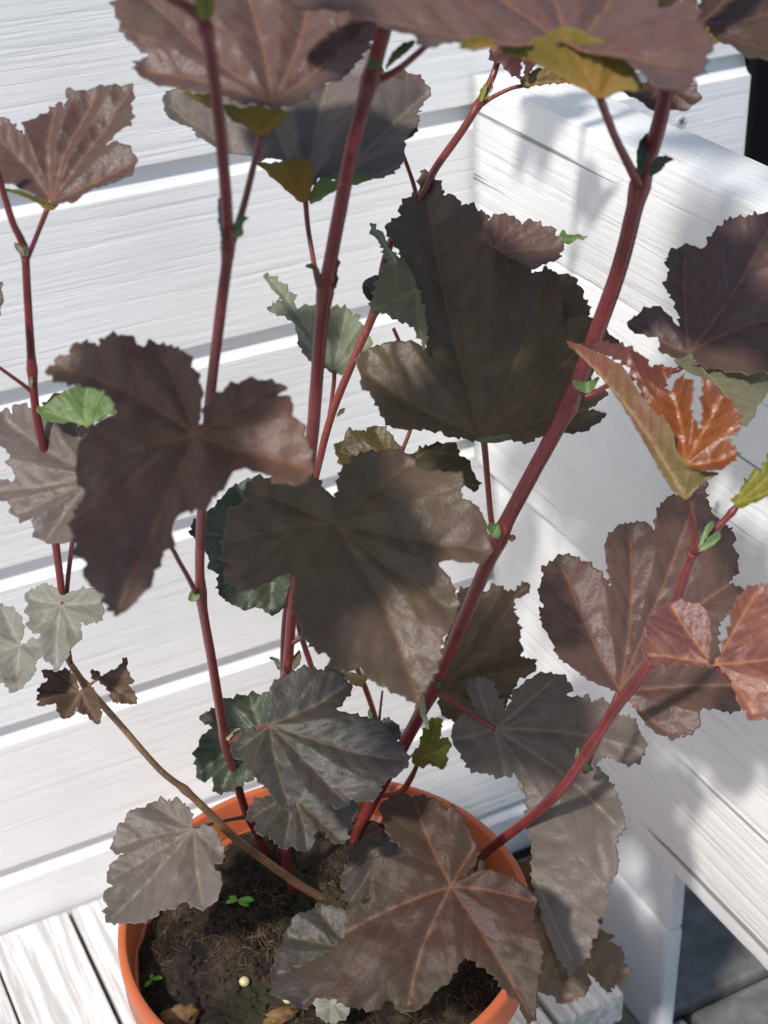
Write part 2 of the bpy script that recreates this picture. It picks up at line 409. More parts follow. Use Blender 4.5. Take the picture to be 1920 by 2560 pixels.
def timber(z0, z1, x0=PX0, x1=PX1, y0=0.004, y1=YE, name='timber', seed=0, bev=0.0035):
    """long beam along Y, edges a little uneven"""
    n = 70
    c0, c1 = L(x0, y0, z0), L(x1, y1, z1)
    r = bev
    pr = []
    w_, h_ = c1.x - c0.x, c1.z - c0.z
    for (cx, cz, a0) in ((w_ - r, h_ - r, 0), (r, h_ - r, 90), (r, r, 180), (w_ - r, r, 270)):
        for k in range(4):
            a = math.radians(a0 + k * 30); pr.append((cx + r * math.cos(a), cz + r * math.sin(a)))
    vv, ff = [], []
    for i in range(n + 1):
        y = c0.y + (c1.y - c0.y) * i / n
        for j, (px, pz) in enumerate(pr):
            e = 0.0011 * noise.noise(Vector((px * 30, y * 16, pz * 9 + seed))) + 0.0006 * noise.noise(Vector((px * 30, y * 60, pz * 9 + seed)))
            vv.append((c0.x + px + e * (1 if px < w_ / 2 else -1) * 0.6, y, c0.z + pz + e * (1 if pz < h_ / 2 else -1)))
    m_ = len(pr)
    for i in range(n):
        for j in range(m_):
            a = i * m_ + j; b = i * m_ + (j + 1) % m_
            ff.append((a, a + m_, b + m_, b))
    ff.append(tuple(range(m_))); ff.append(tuple(reversed(range(n * m_, n * m_ + m_))))
    o = mesh_at(name, vv, ff, M_PANEL, (c0 + c1) / 2, bench, smooth=False)
    bm = bmesh.new(); bm.from_mesh(o.data); bmesh.ops.recalc_face_normals(bm, faces=bm.faces[:])
    for f in bm.faces: f.smooth = len(f.verts) == 4
    bm.to_mesh(o.data); bm.free()
    return o


timber(-0.4250, -0.3185, seed=1, bev=0.0016)
timber(-0.6435, -0.4254, seed=2, bev=0.0016)
timber(-0.8890, -0.6445, x0=PX0 + 0.019, x1=PX1 + 0.012, seed=3)
# leg boards set back under the timbers
LX = 0.5965
box('leg', L(LX, 0.12, -0.962), L(LX + 0.012, 0.2775, -0.8895), M_LEG, bench, bevel=0.003, jitter=0.0008)
box('leg', L(LX - 0.003, 0.118, FLOOR), L(LX + 0.012, 0.2785, -0.9625), M_LEG, bench, bevel=0.004, jitter=0.0008)

# ---- plank stand carrying the pot
deck = empty('plank_stand', L(0.0, 0.35, FLOOR))
tag(deck, 'low stand of worn white planks against the clapboard wall, carrying the orange pot', 'stand')
TZ = -0.969
edges = [-0.5325 + 0.07 * k for k in range(15)]
edges[-1] = 0.4665
for k in range(len(edges) - 1):
    g0 = 0.0011; g1 = 0.0011
    if abs(edges[k] - 0.1675) < 0.01: g0 = 0.0026
    box('plank', L(edges[k] + g0, 0.004, TZ - 0.032), L(edges[k + 1] - g1, 0.78, TZ + random.uniform(-0.0012, 0.0006)), M_PLANK, deck, bevel=0.0022)
for y in (0.10, 0.62):
    box('bearer', L(-0.52, y, FLOOR), L(0.455, y + 0.06, TZ - 0.0325), M_PLANK, deck, bevel=0.002)
blkw = empty('wood_block', L(0.52, 0.25, FLOOR))
tag(blkw, 'short white wooden block tucked between the plank stand and the planter leg', 'block')
box('top_board', L(0.470, 0.19, -1.000), L(0.5300, 0.3085, TZ), M_PLANK, blkw, bevel=0.002)
box('foot', L(0.478, 0.195, FLOOR), L(0.524, 0.300, -1.0005), M_LEG, blkw, bevel=0.002)

# ================================================================== the pot
PZ = (-0.745 - FLOOR) * S
pc = np.array([0.2765, 0.3192]); PR = 0.1342 * S
PCX, PCY = pc[0] * S, pc[1] * S
TABLE = (TZ - FLOOR) * S + 0.0008
pot = empty('flower_pot', (PCX, PCY, TABLE)); tag(pot, 'round orange plastic flower pot filled with dark soil on the white planks', 'pot')


def lathe(profile, name, mat, parent, seg=120, rib=None):
    vv, ff = [], []
    for i in range(seg):
        a = 2 * math.pi * i / seg
        for j, (r, z) in enumerate(profile):
            rr = r + (rib(j, i) if rib else 0)
            vv.append((PCX + rr * math.cos(a), PCY + rr * math.sin(a), z))
    n = len(profile)
    for i in range(seg):
        for j in range(n - 1):
            a = i * n + j; b = ((i + 1) % seg) * n + j
            ff.append((a, b, b + 1, a + 1))
    o = mesh_at(name, vv, ff, mat, (PCX, PCY, TABLE), parent, smooth=True)
    bm = bmesh.new(); bm.from_mesh(o.data); bmesh.ops.recalc_face_normals(bm, faces=bm.faces[:]); bm.to_mesh(o.data); bm.free()
    return o


H = PZ - TABLE
rimh = 0.026
BR = PR * 0.70
ro = PR - 0.004
lathe([(0.001, TABLE), (BR - 0.003, TABLE), (BR, TABLE + 0.003), (ro - 0.001, PZ - rimh + 0.001), (ro - 0.0035, PZ - rimh + 0.001), (BR - 0.003, TABLE + 0.005), (0.001, TABLE + 0.005)], 'pot_body', M_POT, pot)
lathe([(ro - 0.002, PZ - rimh), (PR - 0.0012, PZ - rimh), (PR - 0.0002, PZ - rimh + 0.001), (PR, PZ - 0.0105), (PR + 0.0004, PZ - 0.0095), (PR + 0.0004, PZ - 0.0010), (PR - 0.0004, PZ), (PR - 0.0038, PZ + 0.0002), (PR - 0.0046, PZ - 0.0008), (PR - 0.0070, PZ - 0.030), (PR - 0.0100, PZ - 0.055), (ro - 0.006, PZ - rimh - 0.03), (ro - 0.002, PZ - rimh)],
      'rim', M_POT, pot, seg=144, rib=lambda j, i: (-0.0007 if (j in (9, 10) and i % 12 < 2) else 0))
# ---- soil
SZ = PZ - 0.026


def soil_h(x, y):
    d = math.hypot(x - PCX, y - PCY) / PR
    h = 0.0045 * noise.noise(Vector((x * 28, y * 28, 1.3))) + 0.0040 * noise.noise(Vector((x * 75, y * 75, 4.1))) + 0.0026 * noise.noise(Vector((x * 260, y * 260, 7.7)))
    h += 0.0014 * noise.noise(Vector((x * 640, y * 640, 2.2)))
    return SZ + h + 0.006 * (1 - d * d) - 0.004 * max(0, d - 0.75) * 4


ms, nts, bss = newmat('dark_peat_soil')
tc = N(nts, 'ShaderNodeTexCoord')
na = N(nts, 'ShaderNodeTexNoise', i_Scale=38.0, i_Detail=8.0, i_Roughness=0.7); nts.links.new(tc.outputs['Object'], na.inputs['Vector'])
nb = N(nts, 'ShaderNodeTexNoise', i_Scale=17.0, i_Detail=4.0); nts.links.new(tc.outputs['Object'], nb.inputs['Vector'])
nc = N(nts, 'ShaderNodeTexNoise', i_Scale=420.0, i_Detail=6.0, i_Roughness=0.75); nts.links.new(tc.outputs['Object'], nc.inputs['Vector'])
c = ramp(nts, na.outputs[0], [(0.3, (0.010, 0.007, 0.006)), (0.50, (0.026, 0.018, 0.014)), (0.62, (0.060, 0.042, 0.030)), (0.78, (0.13, 0.095, 0.062))])
c = mixcol(nts, math_(nts, 'MULTIPLY', ramp(nts, nb.outputs[0], [(0.50, 0.0), (0.66, 1.0)]), 0.55), c, (0.040, 0.046, 0.017))
c = mixcol(nts, ramp(nts, nc.outputs[0], [(0.60, 0.0), (0.80, 0.65)]), c, (0.14, 0.10, 0.065))
nts.links.new(c, bss.inputs['Base Color']); bss.inputs['Roughness'].default_value = 0.85; bss.inputs['Specular IOR Level'].default_value = 0.25
b = N(nts, 'ShaderNodeBump', i_Strength=0.8, i_Distance=0.002); nts.links.new(nc.outputs[0], b.inputs['Height']); nts.links.new(b.outputs[0], bss.inputs['Normal'])
SR = PR - 0.0085
vv = [(PCX, PCY, soil_h(PCX, PCY))]; ff = []
rings, seg = 95, 230
for i in range(1, rings + 1):
    for j in range(seg):
        a = 2 * math.pi * j / seg; r = SR * i / rings
        x = PCX + r * math.cos(a); y = PCY + r * math.sin(a); vv.append((x, y, soil_h(x, y)))
for j in range(seg):
    ff.append((0, 1 + j, 1 + (j + 1) % seg))
for i in range(rings - 1):
    for j in range(seg):
        a = 1 + i * seg + j; b_ = 1 + i * seg + (j + 1) % seg
        ff.append((a, a + seg, b_ + seg, b_))
soil = mesh_at('potting_soil', vv, ff, ms, (PCX, PCY, SZ), None, smooth=True)
tag(soil, 'dark crumbly peat soil with mossy and fibrous patches in the orange pot', 'soil', kind='stuff')
# loose fibres and crumbs on the soil
vv, ff = [], []
for k in range(5200):
    a = random.uniform(0, 2 * math.pi); r = (SR - 0.004) * math.sqrt(random.random())
    x = PCX + r * math.cos(a); y = PCY + r * math.sin(a)
    if noise.noise(Vector((x * 22, y * 22, 9))) < random.uniform(-0.35, 0.45): continue
    th = random.uniform(0, math.pi); ln = random.uniform(0.002, 0.010); wd = random.uniform(0.00008, 0.00026)
    bend = random.uniform(-1, 1) * 0.5; n0 = len(vv); lift = random.uniform(0.0002, 0.002)
    for s_ in range(4):
        t = s_ / 3 - 0.5
        xx = x + math.cos(th + bend * t) * ln * t; yy = y + math.sin(th + bend * t) * ln * t
        z = soil_h(xx, yy) + lift * (1 - 3 * t * t) + 0.0003
        dx, dy = -math.sin(th) * wd, math.cos(th) * wd
        vv += [(xx - dx, yy - dy, z), (xx + dx, yy + dy, z), (xx, yy, z + wd)]
    for s_ in range(3):
        q = n0 + s_ * 3
        ff += [(q, q + 3, q + 5, q + 2), (q + 2, q + 5, q + 4, q + 1)]
fib = mesh_at('peat_fibre', vv, ff, simple('peat_fibre', (0.15, 0.10, 0.045), rough=0.8, scale=90, col2=(0.045, 0.028, 0.018)), (PCX, PCY, SZ), None)
tag(fib, 'loose brown peat fibres scattered over the soil in the pot', 'fibres', kind='stuff')
vv, ff = [], []
for k in range(1500):
    a = random.uniform(0, 2 * math.pi); r = (SR - 0.005) * math.sqrt(random.random())
    x = PCX + r * math.cos(a); y = PCY + r * math.sin(a); rad = random.uniform(0.0006, 0.0022) * (0.6 if random.random() < 0.8 else 1.3)
    z = soil_h(x, y) + rad * 0.25; n0 = len(vv)
    ph = [random.uniform(0.45, 1.35) for _ in range(12)]
    t = (1 + 5 ** 0.5) / 2
    ico = [(-1, t, 0), (1, t, 0), (-1, -t, 0), (1, -t, 0), (0, -1, t), (0, 1, t), (0, -1, -t), (0, 1, -t), (t, 0, -1), (t, 0, 1), (-t, 0, -1), (-t, 0, 1)]
    for q, (a1, b1, c1) in enumerate(ico): vv.append((x + a1 * rad * 0.52 * ph[q], y + b1 * rad * 0.52 * ph[q], z + c1 * rad * 0.4 * ph[q]))
    for f in ((0, 11, 5), (0, 5, 1), (0, 1, 7), (0, 7, 10), (0, 10, 11), (1, 5, 9), (5, 11, 4), (11, 10, 2), (10, 7, 6), (7, 1, 8), (3, 9, 4), (3, 4, 2), (3, 2, 6), (3, 6, 8), (3, 8, 9), (4, 9, 5), (2, 4, 11), (6, 2, 10), (8, 6, 7), (9, 8, 1)):
        ff.append(tuple(n0 + i for i in f))
cr = mesh_at('soil_crumb', vv, ff, ms, (PCX, PCY, SZ), None)
tag(cr, 'dark soil crumbs lying on the peat in the pot', 'soil', kind='stuff')

# ================================================================== the shrub
shrub = empty('ninebark_shrub', (PCX, PCY - 0.03, SZ))
tag(shrub, 'purple leaved shrub with red stems growing out of the orange pot', 'shrub')


def catmull(P, n=8, closed=False):
    P = [np.array(p, float) for p in P]; out = []
    m_ = len(P)
    rng = range(m_ if closed else m_ - 1)
    for i in rng:
        p1, p2 = P[i], P[(i + 1) % m_]
        p0 = P[i - 1] if (closed or i > 0) else 2 * p1 - p2
        p3 = P[(i + 2) % m_] if (closed or i + 2 < m_) else 2 * p2 - p1
        for k in range(n):
            t = k / n
            out.append(0.5 * ((2 * p1) + (-p0 + p2) * t + (2 * p0 - 5 * p1 + 4 * p2 - p3) * t * t + (-p0 + 3 * p1 - 3 * p2 + p3) * t ** 3))
    if not closed: out.append(P[-1])
    return out


def tube(name, pts, rads, mat, parent, seg=12, n=8, nodes=(), rough=0.04, cap=True):
    """round stem through world points with a radius at each; swollen at nodes (indices into pts)"""
    Q = catmull([np.append(np.array(p), r) for p, r in zip(pts, rads)], n)
    vv, ff = [], []
    prev = None
    for i, q in enumerate(Q):
        p = Vector(q[:3]); r = q[3]
        t = Vector(Q[min(i + 1, len(Q) - 1)][:3]) - Vector(Q[max(i - 1, 0)][:3])
        if t.length < 1e-9: t = Vector((0, 0, 1))
        t.normalize()
        u = (prev - t * prev.dot(t)) if prev is not None else t.orthogonal()
        u.normalize(); prev = u; v = t.cross(u)
        for nd in nodes:
            r *= 1 + 0.34 * math.exp(-((i - nd * n) / 1.3) ** 2)
        for k in range(seg):
            a = 2 * math.pi * k / seg
            rr = r * (1 + rough * noise.noise(Vector((p.x * 200 + k, p.y * 200, p.z * 90))) + 0.035 * math.cos(5 * a))
            vv.append(p + (u * math.cos(a) + v * math.sin(a)) * rr)
    for i in range(len(Q) - 1):
        for k in range(seg):
            a = i * seg + k; b_ = i * seg + (k + 1) % seg
            ff.append((a, b_, b_ + seg, a + seg))
    ff.append(tuple(range(seg - 1, -1, -1))); ff.append(tuple(range((len(Q) - 1) * seg, len(Q) * seg)))
    return mesh_at(name, vv, ff, mat, vv[0], parent, smooth=True)


def gtube(name, pts, mat, parent, n=8, nodes=(), seg=12):
    """pts: (grid x, grid y, Y, width in grid units)"""
    P = [at(x, y, Y) for x, y, Y, w_ in pts]
    k_ = {'stem': 0.74, 'branch': 0.62, 'petiole': 0.9}[name]
    R_ = [k_ * w_ * G / 2 * depth(p) / FPX for p, (x, y, Y, w_) in zip(P, pts)]
    return tube(name, P, R_, mat, parent, n=n, nodes=nodes, seg=seg)


def dseg(P, A, B):
    """distance from points P (n,2) to segments A->B (m,2): returns min over segments"""
    best = np.full(len(P), 1e9)
    for a, b_ in zip(A, B):
        ab = b_ - a; l2 = ab @ ab
        if l2 < 1e-14: continue
        t = np.clip(((P - a) @ ab) / l2, 0, 1)
        d = np.hypot(*(P - (a + t[:, None] * ab)).T)
        np.minimum(best, d, out=best)
    return best


def inside(P, poly):
    x, y = P[:, 0], P[:, 1]; n = len(poly); r = np.zeros(len(P), bool); j = n - 1
    for i in range(n):
        xi, yi = poly[i]; xj, yj = poly[j]
        c_ = ((yi > y) != (yj > y)) & (x < (xj - xi) * (y - yi) / (yj - yi + 1e-15) + xi)
        r ^= c_; j = i
    return r


def inside1(p, A, B):
    yi, yj = A[:, 1], B[:, 1]
    c_ = ((yi > p[1]) != (yj > p[1])) & (p[0] < (B[:, 0] - A[:, 0]) * (p[1] - yi) / (yj - yi + 1e-15) + A[:, 0])
    return bool(c_.sum() % 2)


def d1(p, A, B):
    ab = B - A; t = np.clip(((p - A) * ab).sum(1) / ((ab * ab).sum(1) + 1e-15), 0, 1)
    e = p - (A + t[:, None] * ab)
    return math.sqrt((e * e).sum(1).min())


def toothed(poly, tooth, amp, rs):
    """smooth closed outline with rounded saw teeth (2-D metres)"""
    P = np.array(catmull(poly, 6, True))
    d = np.hypot(*(np.roll(P, -1, 0) - P).T); s = np.concatenate([[0], np.cumsum(d)]); tot = s[-1]
    step = tooth / 7.0
    n = max(24, int(tot / step)); sv = np.linspace(0, tot, n, endpoint=False)
    Pc = np.vstack([P, P[:1]])
    Q = np.c_[np.interp(sv, s, Pc[:, 0]), np.interp(sv, s, Pc[:, 1])]
    area = 0.5 * np.sum(Q[:, 0] * np.roll(Q[:, 1], -1) - np.roll(Q[:, 0], -1) * Q[:, 1])
    T = np.roll(Q, -1, 0) - np.roll(Q, 1, 0); T /= (np.hypot(*T.T)[:, None] + 1e-12)
    Nn = np.c_[T[:, 1], -T[:, 0]] * (1 if area > 0 else -1)
    ph, out, big = 0.0, [], rs.uniform(0, 6)
    cur = tooth * rs.uniform(0.6, 1.5); acc = 0; ta = amp * rs.uniform(0.5, 1.3)
    for i in range(n):
        acc += tot / n
        if acc > cur: acc -= cur; cur = tooth * rs.uniform(0.45, 1.9); ta = amp * rs.uniform(0.3, 1.5)
        t = acc / cur
        prof_ = (t / 0.68) ** 0.8 if t < 0.68 else ((1 - t) / 0.32) ** 0.9
        prof_ += 0.22 * max(0.0, math.sin(4 * math.pi * t))
        out.append(Q[i] + Nn[i] * (ta * (prof_ - 0.45)))
    return np.array(out)


LEAFCOUNT = [0]


def leaf(outline, hub, Y, nrm, mat, veins, fold=0.22, bend=(0, 0), und=0.0032, tooth=0.0050, amp=0.0017, name='leaf', parent=None,
         nv=4200, label=None, back=None, off=0.0, relief=1.0, origin3=None, sec=True, twist=0.0):
    """leaf blade: outline, hub and vein tips in drawing-grid points, thrown onto the blade's own plane through the hub"""
    LEAFCOUNT[0] += 1
    rs = random.Random(LEAFCOUNT[0] * 13 + 5)
    parent = parent or shrub
    P0 = np.array(at(hub[0], hub[1], Y)) if origin3 is None else np.array(origin3)
    nc_ = np.array([nrm[0], nrm[1], -1.0]); nw = RM.T @ (nc_ / np.linalg.norm(nc_))
    u = RM.T @ np.array([1.0, 0, 0]); u = u - nw * (u @ nw); u /= np.linalg.norm(u); v = np.cross(nw, u)

    def pl(g):
        d = ray(*g); t = ((P0 - CAM) @ nw) / (d @ nw); p = CAM + d * t - P0
        return (p @ u, p @ v)
    O2 = np.array([pl(g) for g in outline]); hub2 = np.zeros(2)
    T2 = toothed(O2, tooth, amp, rs)
    return blade(T2, [np.array(pl(g)) for g in veins], P0 + nw * off, u, v, nw, mat, fold, bend, und, name, parent, nv, label, back, relief, rs, sec, twist)


def blade(T2, tips, P0, u, v, nw, mat, fold, bend, und, name, parent, nv, label, back, relief, rs, sec=True, twist=0.0):
    size = math.sqrt(max(1e-9, np.prod(T2.max(0) - T2.min(0))))
    # main veins: slightly bowed lines from the hub
    mains = []
    for tp in tips:
        L_ = np.hypot(*tp)
        if L_ < 1e-6: continue
        nrm2 = np.array([-tp[1], tp[0]]) / L_; bow = rs.uniform(-0.05, 0.05) * L_
        ts = np.linspace(0, 0.97, 14)
        mains.append(np.array([tp * t + nrm2 * bow * math.sin(math.pi * t) for t in ts]))
    A = np.vstack([q[:-1] for q in mains]) if mains else np.zeros((0, 2)); B = np.vstack([q[1:] for q in mains]) if mains else np.zeros((0, 2))
    secs = []; TB = np.roll(T2, -1, 0)
    if sec:
        sp_ = max(0.0055, size * 0.12)
        for mi, q in enumerate(mains):
            oq = [qq for mj, qq in enumerate(mains) if mj != mi]
            oA = np.vstack([qq[:-1] for qq in oq]) if oq else None; oB = np.vstack([qq[1:] for qq in oq]) if oq else None
            Lm = np.hypot(*(q[-1])); k = 0; t = 0.22
            while t < 0.95:
                i = t * (len(q) - 1); i0 = min(int(i), len(q) - 2); p = q[i0] + (q[i0 + 1] - q[i0]) * (i - i0)
                d = q[i0 + 1] - q[i0]; d = d / (np.hypot(*d) + 1e-12)
                for sd in (1, -1):
                    ang = sd * math.radians(rs.uniform(38, 50)); cur = p.copy(); path = [cur.copy()]
                    for st in range(26):
                        dd = np.array([d[0] * math.cos(ang) - d[1] * math.sin(ang), d[0] * math.sin(ang) + d[1] * math.cos(ang)])
                        cur = cur + dd * size * 0.022; ang *= 0.975
                        if not inside1(cur, T2, TB): break
                        if oq and d1(cur, oA, oB) < 0.75 * d1(cur, q[:-1], q[1:]): break
                        path.append(cur.copy())
                    if len(path) > 2: secs.append(np.array(path))
                t += sp_ / max(Lm, 1e-4) * rs.uniform(0.85, 1.15)
    SA = np.vstack([q[:-1] for q in secs]) if secs else np.zeros((0, 2)); SB = np.vstack([q[1:] for q in secs]) if secs else np.zeros((0, 2))
    # interior points
    lo, hi = T2.min(0), T2.max(0)
    area = abs(0.5 * np.sum(T2[:, 0] * np.roll(T2[:, 1], -1) - np.roll(T2[:, 0], -1) * T2[:, 1]))
    h = math.sqrt(area / nv)
    gx = np.arange(lo[0], hi[0], h); gy = np.arange(lo[1], hi[1], h * 0.866)
    XX, YY = np.meshgrid(gx, gy); XX[1::2] += h / 2
    Gp = np.c_[XX.ravel(), YY.ravel()] + np.array([[rs.uniform(-.1, .1) * h, rs.uniform(-.1, .1) * h] for _ in range(XX.size)])
    Gp = Gp[inside(Gp, T2)]
    vein_pts = []
    for q in mains + secs:
        d = np.hypot(*(q[1:] - q[:-1]).T); s = np.concatenate([[0], np.cumsum(d)]); k = max(2, int(s[-1] / (h * 0.9)))
        sv = np.linspace(0, s[-1], k); vein_pts.append(np.c_[np.interp(sv, s, q[:, 0]), np.interp(sv, s, q[:, 1])])
    VP = np.vstack(vein_pts) if vein_pts else np.zeros((0, 2))
    if len(VP): VP = VP[inside(VP, T2)]
    if len(VP):
        dv = np.minimum(dseg(Gp, A, B), dseg(Gp, SA, SB) if len(SA) else 1e9)
        Gp = Gp[dv > 0.55 * h]
    dout = dseg(Gp, T2, np.roll(T2, -1, 0)); Gp = Gp[dout > 0.45 * h]
    if len(VP): VP = VP[dseg(VP, T2, np.roll(T2, -1, 0)) > 0.3 * h]
    allp = np.vstack([T2, VP, Gp])
    vo, eo, fo, *_ = delaunay_2d_cdt([Vector(p) for p in allp], [], [list(range(len(T2)))], 1, 1e-7)
    V2 = np.array([(p.x, p.y) for p in vo])
    dm = dseg(V2, A, B) if len(A) else np.full(len(V2), 1.0)
    ds = dseg(V2, SA, SB) if len(SA) else np.full(len(V2), 1.0)
    rad = np.hypot(*V2.T); rmax = rad.max()
    wm = 0.0014 * (1.25 - 0.75 * rad / rmax)
    vein = np.maximum(np.exp(-(dm / (wm * 0.34)) ** 2), 0.26 * np.exp(-(ds / 0.00045) ** 2))
    z = relief * (0.0014 * (1 - np.exp(-(dm / 0.0045) ** 2)) + 0.00045 * (1 - np.exp(-(ds / 0.0024) ** 2)))
    z += fold * (np.sqrt(dm ** 2 + 0.002 ** 2) - 0.002)
    z += bend[0] * V2[:, 0] ** 2 + bend[1] * V2[:, 1] ** 2 + twist * V2[:, 0] * V2[:, 1]
    sd = rs.uniform(0, 50)
    for i, p in enumerate(V2):
        e = rad[i] / rmax
        z[i] += und * e * (noise.noise(Vector((p[0] * 34, p[1] * 34, sd))) * 1.6) + und * 0.35 * noise.noise(Vector((p[0] * 110, p[1] * 110, sd + 3)))
    pk = np.array([noise.noise(Vector((p[0] * 190, p[1] * 190, sd + 9))) for p in V2]); z += relief * 0.00042 * pk * np.clip(ds / 0.002, 0, 1)
    W = P0[None] + V2[:, :1] * u[None] + V2[:, 1:] * v[None] + z[:, None] * nw[None]
    faces = [tuple(f) for f in fo]
    # faces must look along +nw
    if faces:
        a_, b_, c_ = (V2[i] for i in faces[len(faces) // 2][:3])
        if (b_ - a_)[0] * (c_ - a_)[1] - (b_ - a_)[1] * (c_ - a_)[0] < 0: faces = [f[::-1] for f in faces]
    mats = [LM[mat] if isinstance(mat, str) else mat, back or M_UNDER_THIN]
    o = mesh_at(name, W, faces, mats, P0, parent, smooth=True)
    me = o.data
    me.attributes.new('vein', 'FLOAT', 'POINT').data.foreach_set('value', vein.astype(np.float32))
    me.attributes.new('rad', 'FLOAT', 'POINT').data.foreach_set('value', (rad / rmax).astype(np.float32))
    sol = o.modifiers.new('thickness', 'SOLIDIFY'); sol.thickness = 0.00032; sol.offset = -1; sol.material_offset = 1; sol.material_offset_rim = 0
    if label: o['label'] = label
    return o


def hub_of(g, Y):
    return at(g[0], g[1], Y)


def petiole(lf, pts, mat=None):
    return gtube('petiole', pts, mat or M_STEM, lf, n=7, seg=8)

# ---- stems (drawing grid x, y, distance from wall, width)
S1 = [(1130, 3760, .222, 50), (1150, 3690, .225, 52), (1110, 3600, .235, 50), (1060, 3500, .25, 50), (1010, 3330, .275, 54), (975, 3200, .29, 56), (915, 2850, .325, 56), (868, 2560, .345, 56), (868, 2280, .365, 58), (895, 1900, .395, 62),
      (910, 1700, .405, 62), (955, 1330, .425, 66), (985, 1060, .435, 68), (970, 760, .445, 70), (935, 420, .455, 74), (885, 120, .465, 80), (820, 40, .468, 68), (720, -20, .472, 62), (600, -110, .48, 55)]
gtube('stem', S1, M_STEM, shrub, nodes=(5, 7, 12, 15))
S2 = [(1320, 3960, .275, 56), (1260, 3820, .268, 56), (1235, 3690, .27, 54), (1225, 3400, .285, 58), (1225, 3100, .30, 58), (1240, 2900, .31, 60), (1270, 2550, .325, 62), (1320, 2150, .345, 66), (1350, 1880, .355, 74),
      (1375, 1560, .37, 78), (1405, 1260, .38, 80), (1470, 900, .395, 84), (1530, 600, .405, 88), (1600, 340, .415, 92), (1665, 100, .425, 92), (1720, -120, .43, 90)]
gtube('stem', S2, M_STEM, shrub, nodes=(10, 13))
S3 = [(1500, 3720, .235, 64), (1560, 3560, .245, 66), (1700, 3300, .27, 72), (1860, 2990, .30, 76), (2000, 2680, .325, 80), (2150, 2330, .35, 88), (2290, 2060, .37, 90), (2450, 1760, .39, 94), (2560, 1480, .405, 96), (2680, 1140, .42, 98), (2765, 800, .435, 100),
      (2840, 560, .445, 92), (2900, 300, .452, 90), (2960, 60, .458, 88), (3010, -140, .46, 86)]
gtube('stem', S3, M_STEM, shrub, nodes=(3, 5, 7, 10))
# long branch: brown woody base, red above
S4a = [(1500, 3938, .283, 62), (1300, 3828, .287, 62), (1130, 3708, .292, 60), (1000, 3608, .296, 58), (900, 3508, .299, 56), (800, 3413, .300, 50), (690, 3325, .300, 46), (520, 3132, .298, 47), (440, 3042, .296, 50), (370, 2962, .294, 50), (300, 2860, .29, 42)]
gtube('branch', S4a, M_TWIG, shrub, nodes=(5, 9)).__setitem__('label', 'dry brown woody lower branch leaning over the pot rim')
gtube('stem', [(300, 2860, .29, 40), (280, 2720, .292, 40), (265, 2540, .295, 42), (245, 2380, .298, 46), (225, 2200, .30, 48), (200, 2000, .305, 48), (155, 1770, .305, 50), (140, 1600, .305, 50), (120, 1300, .305, 48), (105, 1080, .305, 46), (55, 960, .308, 42), (0, 780, .31, 38), (-40, 640, .312, 36)], M_STEM, shrub, nodes=(7, 9))
gtube('stem', [(285, 2660, .292, 24), (292, 2520, .293, 28), (308, 2380, .295, 28), (320, 2280, .297, 28), (345, 2100, .30, 26)], M_STEM, shrub)
gtube('stem', [(140, 1700, .305, 24), (110, 1670, .305, 24), (0, 1590, .307, 22), (-60, 1550, .308, 22)], M_STEM, shrub)
S5 = [(2040, 3760, .30, 60), (2100, 3682, .335, 60), (2315, 3512, .385, 64), (2440, 3388, .405, 66), (2560, 3212, .42, 66), (2670, 3045, .438, 68), (2790, 2890, .455, 70), (2900, 2660, .468, 72), (2960, 2480, .478, 70), (3000, 2380, .485, 68)]
gtube('stem', S5, M_STEM, shrub, nodes=(4, 9))
gtube('stem', [(3000, 2385, .485, 50), (3060, 2320, .487, 44), (3160, 2215, .49, 38), (3230, 2130, .492, 32), (3330, 2020, .495, 26)], M_STEM, shrub, nodes=(2,))
S6 = [(1210, 3560, .235, 40), (1222, 3100, .245, 38), (1230, 2700, .25, 38), (1280, 2400, .252, 38), (1362, 2065, .255, 42), (1430, 1800, .255, 46), (1525, 1560, .255, 48), (1630, 1310, .255, 50), (1662, 1130, .25, 46), (1720, 980, .245, 44), (1830, 830, .24, 44), (1880, 730, .235, 46), (2000, 560, .225, 46), (2060, 460, .22, 46), (2110, 370, .215, 42), (2145, 280, .212, 38), (2200, 60, .21, 34), (2230, -80, .21, 30)]
gtube('stem', S6, M_STEM2, shrub, nodes=(7, 13))
gtube('stem', [(1380, 3010, .262, 34), (1345, 2880, .265, 34), (1300, 2740, .262, 34), (1282, 2640, .258, 30), (1275, 2500, .255, 28)], M_STEM, shrub)
gtube('stem', [(1560, 3640, .24, 30), (1590, 3450, .245, 32), (1645, 3210, .25, 34), (1615, 3080, .252, 34), (1570, 2950, .255, 34), (1530, 2860, .255, 30)], M_STEM2, shrub)
gtube('stem', [(1640, 3180, .25, 16), (1640, 3100, .25, 16), (1652, 2985, .25, 14)], M_STEM2, shrub)
gtube('stem', [(1725, 1990, .285, 22), (1745, 1930, .28, 24), (1775, 1850, .275, 24), (1820, 1700, .265, 22), (1700, 1420, .258, 22)], M_STEM2, shrub)
gtube('stem', [(1640, 3440, .26, 26), (1730, 3420, .262, 40), (1770, 3370, .265, 38), (1800, 3310, .268, 28), (1830, 3240, .27, 20)], M_STEM2, shrub)
gtube('stem', [(1800, 850, .25, 26), (1785, 790, .25, 26), (1750, 690, .255, 24), (1700, 560, .26, 22)], M_STEM, shrub)
gtube('stem', [(2060, 470, .22, 30), (2120, 425, .222, 26), (2200, 385, .225, 24), (2260, 370, .228, 24)], M_STEM2, shrub)
gtube('stem', [(1640, 345, .415, 44), (1720, 300, .42, 42), (1800, 235, .43, 38), (1880, 160, .44, 34)], M_STEM, shrub)
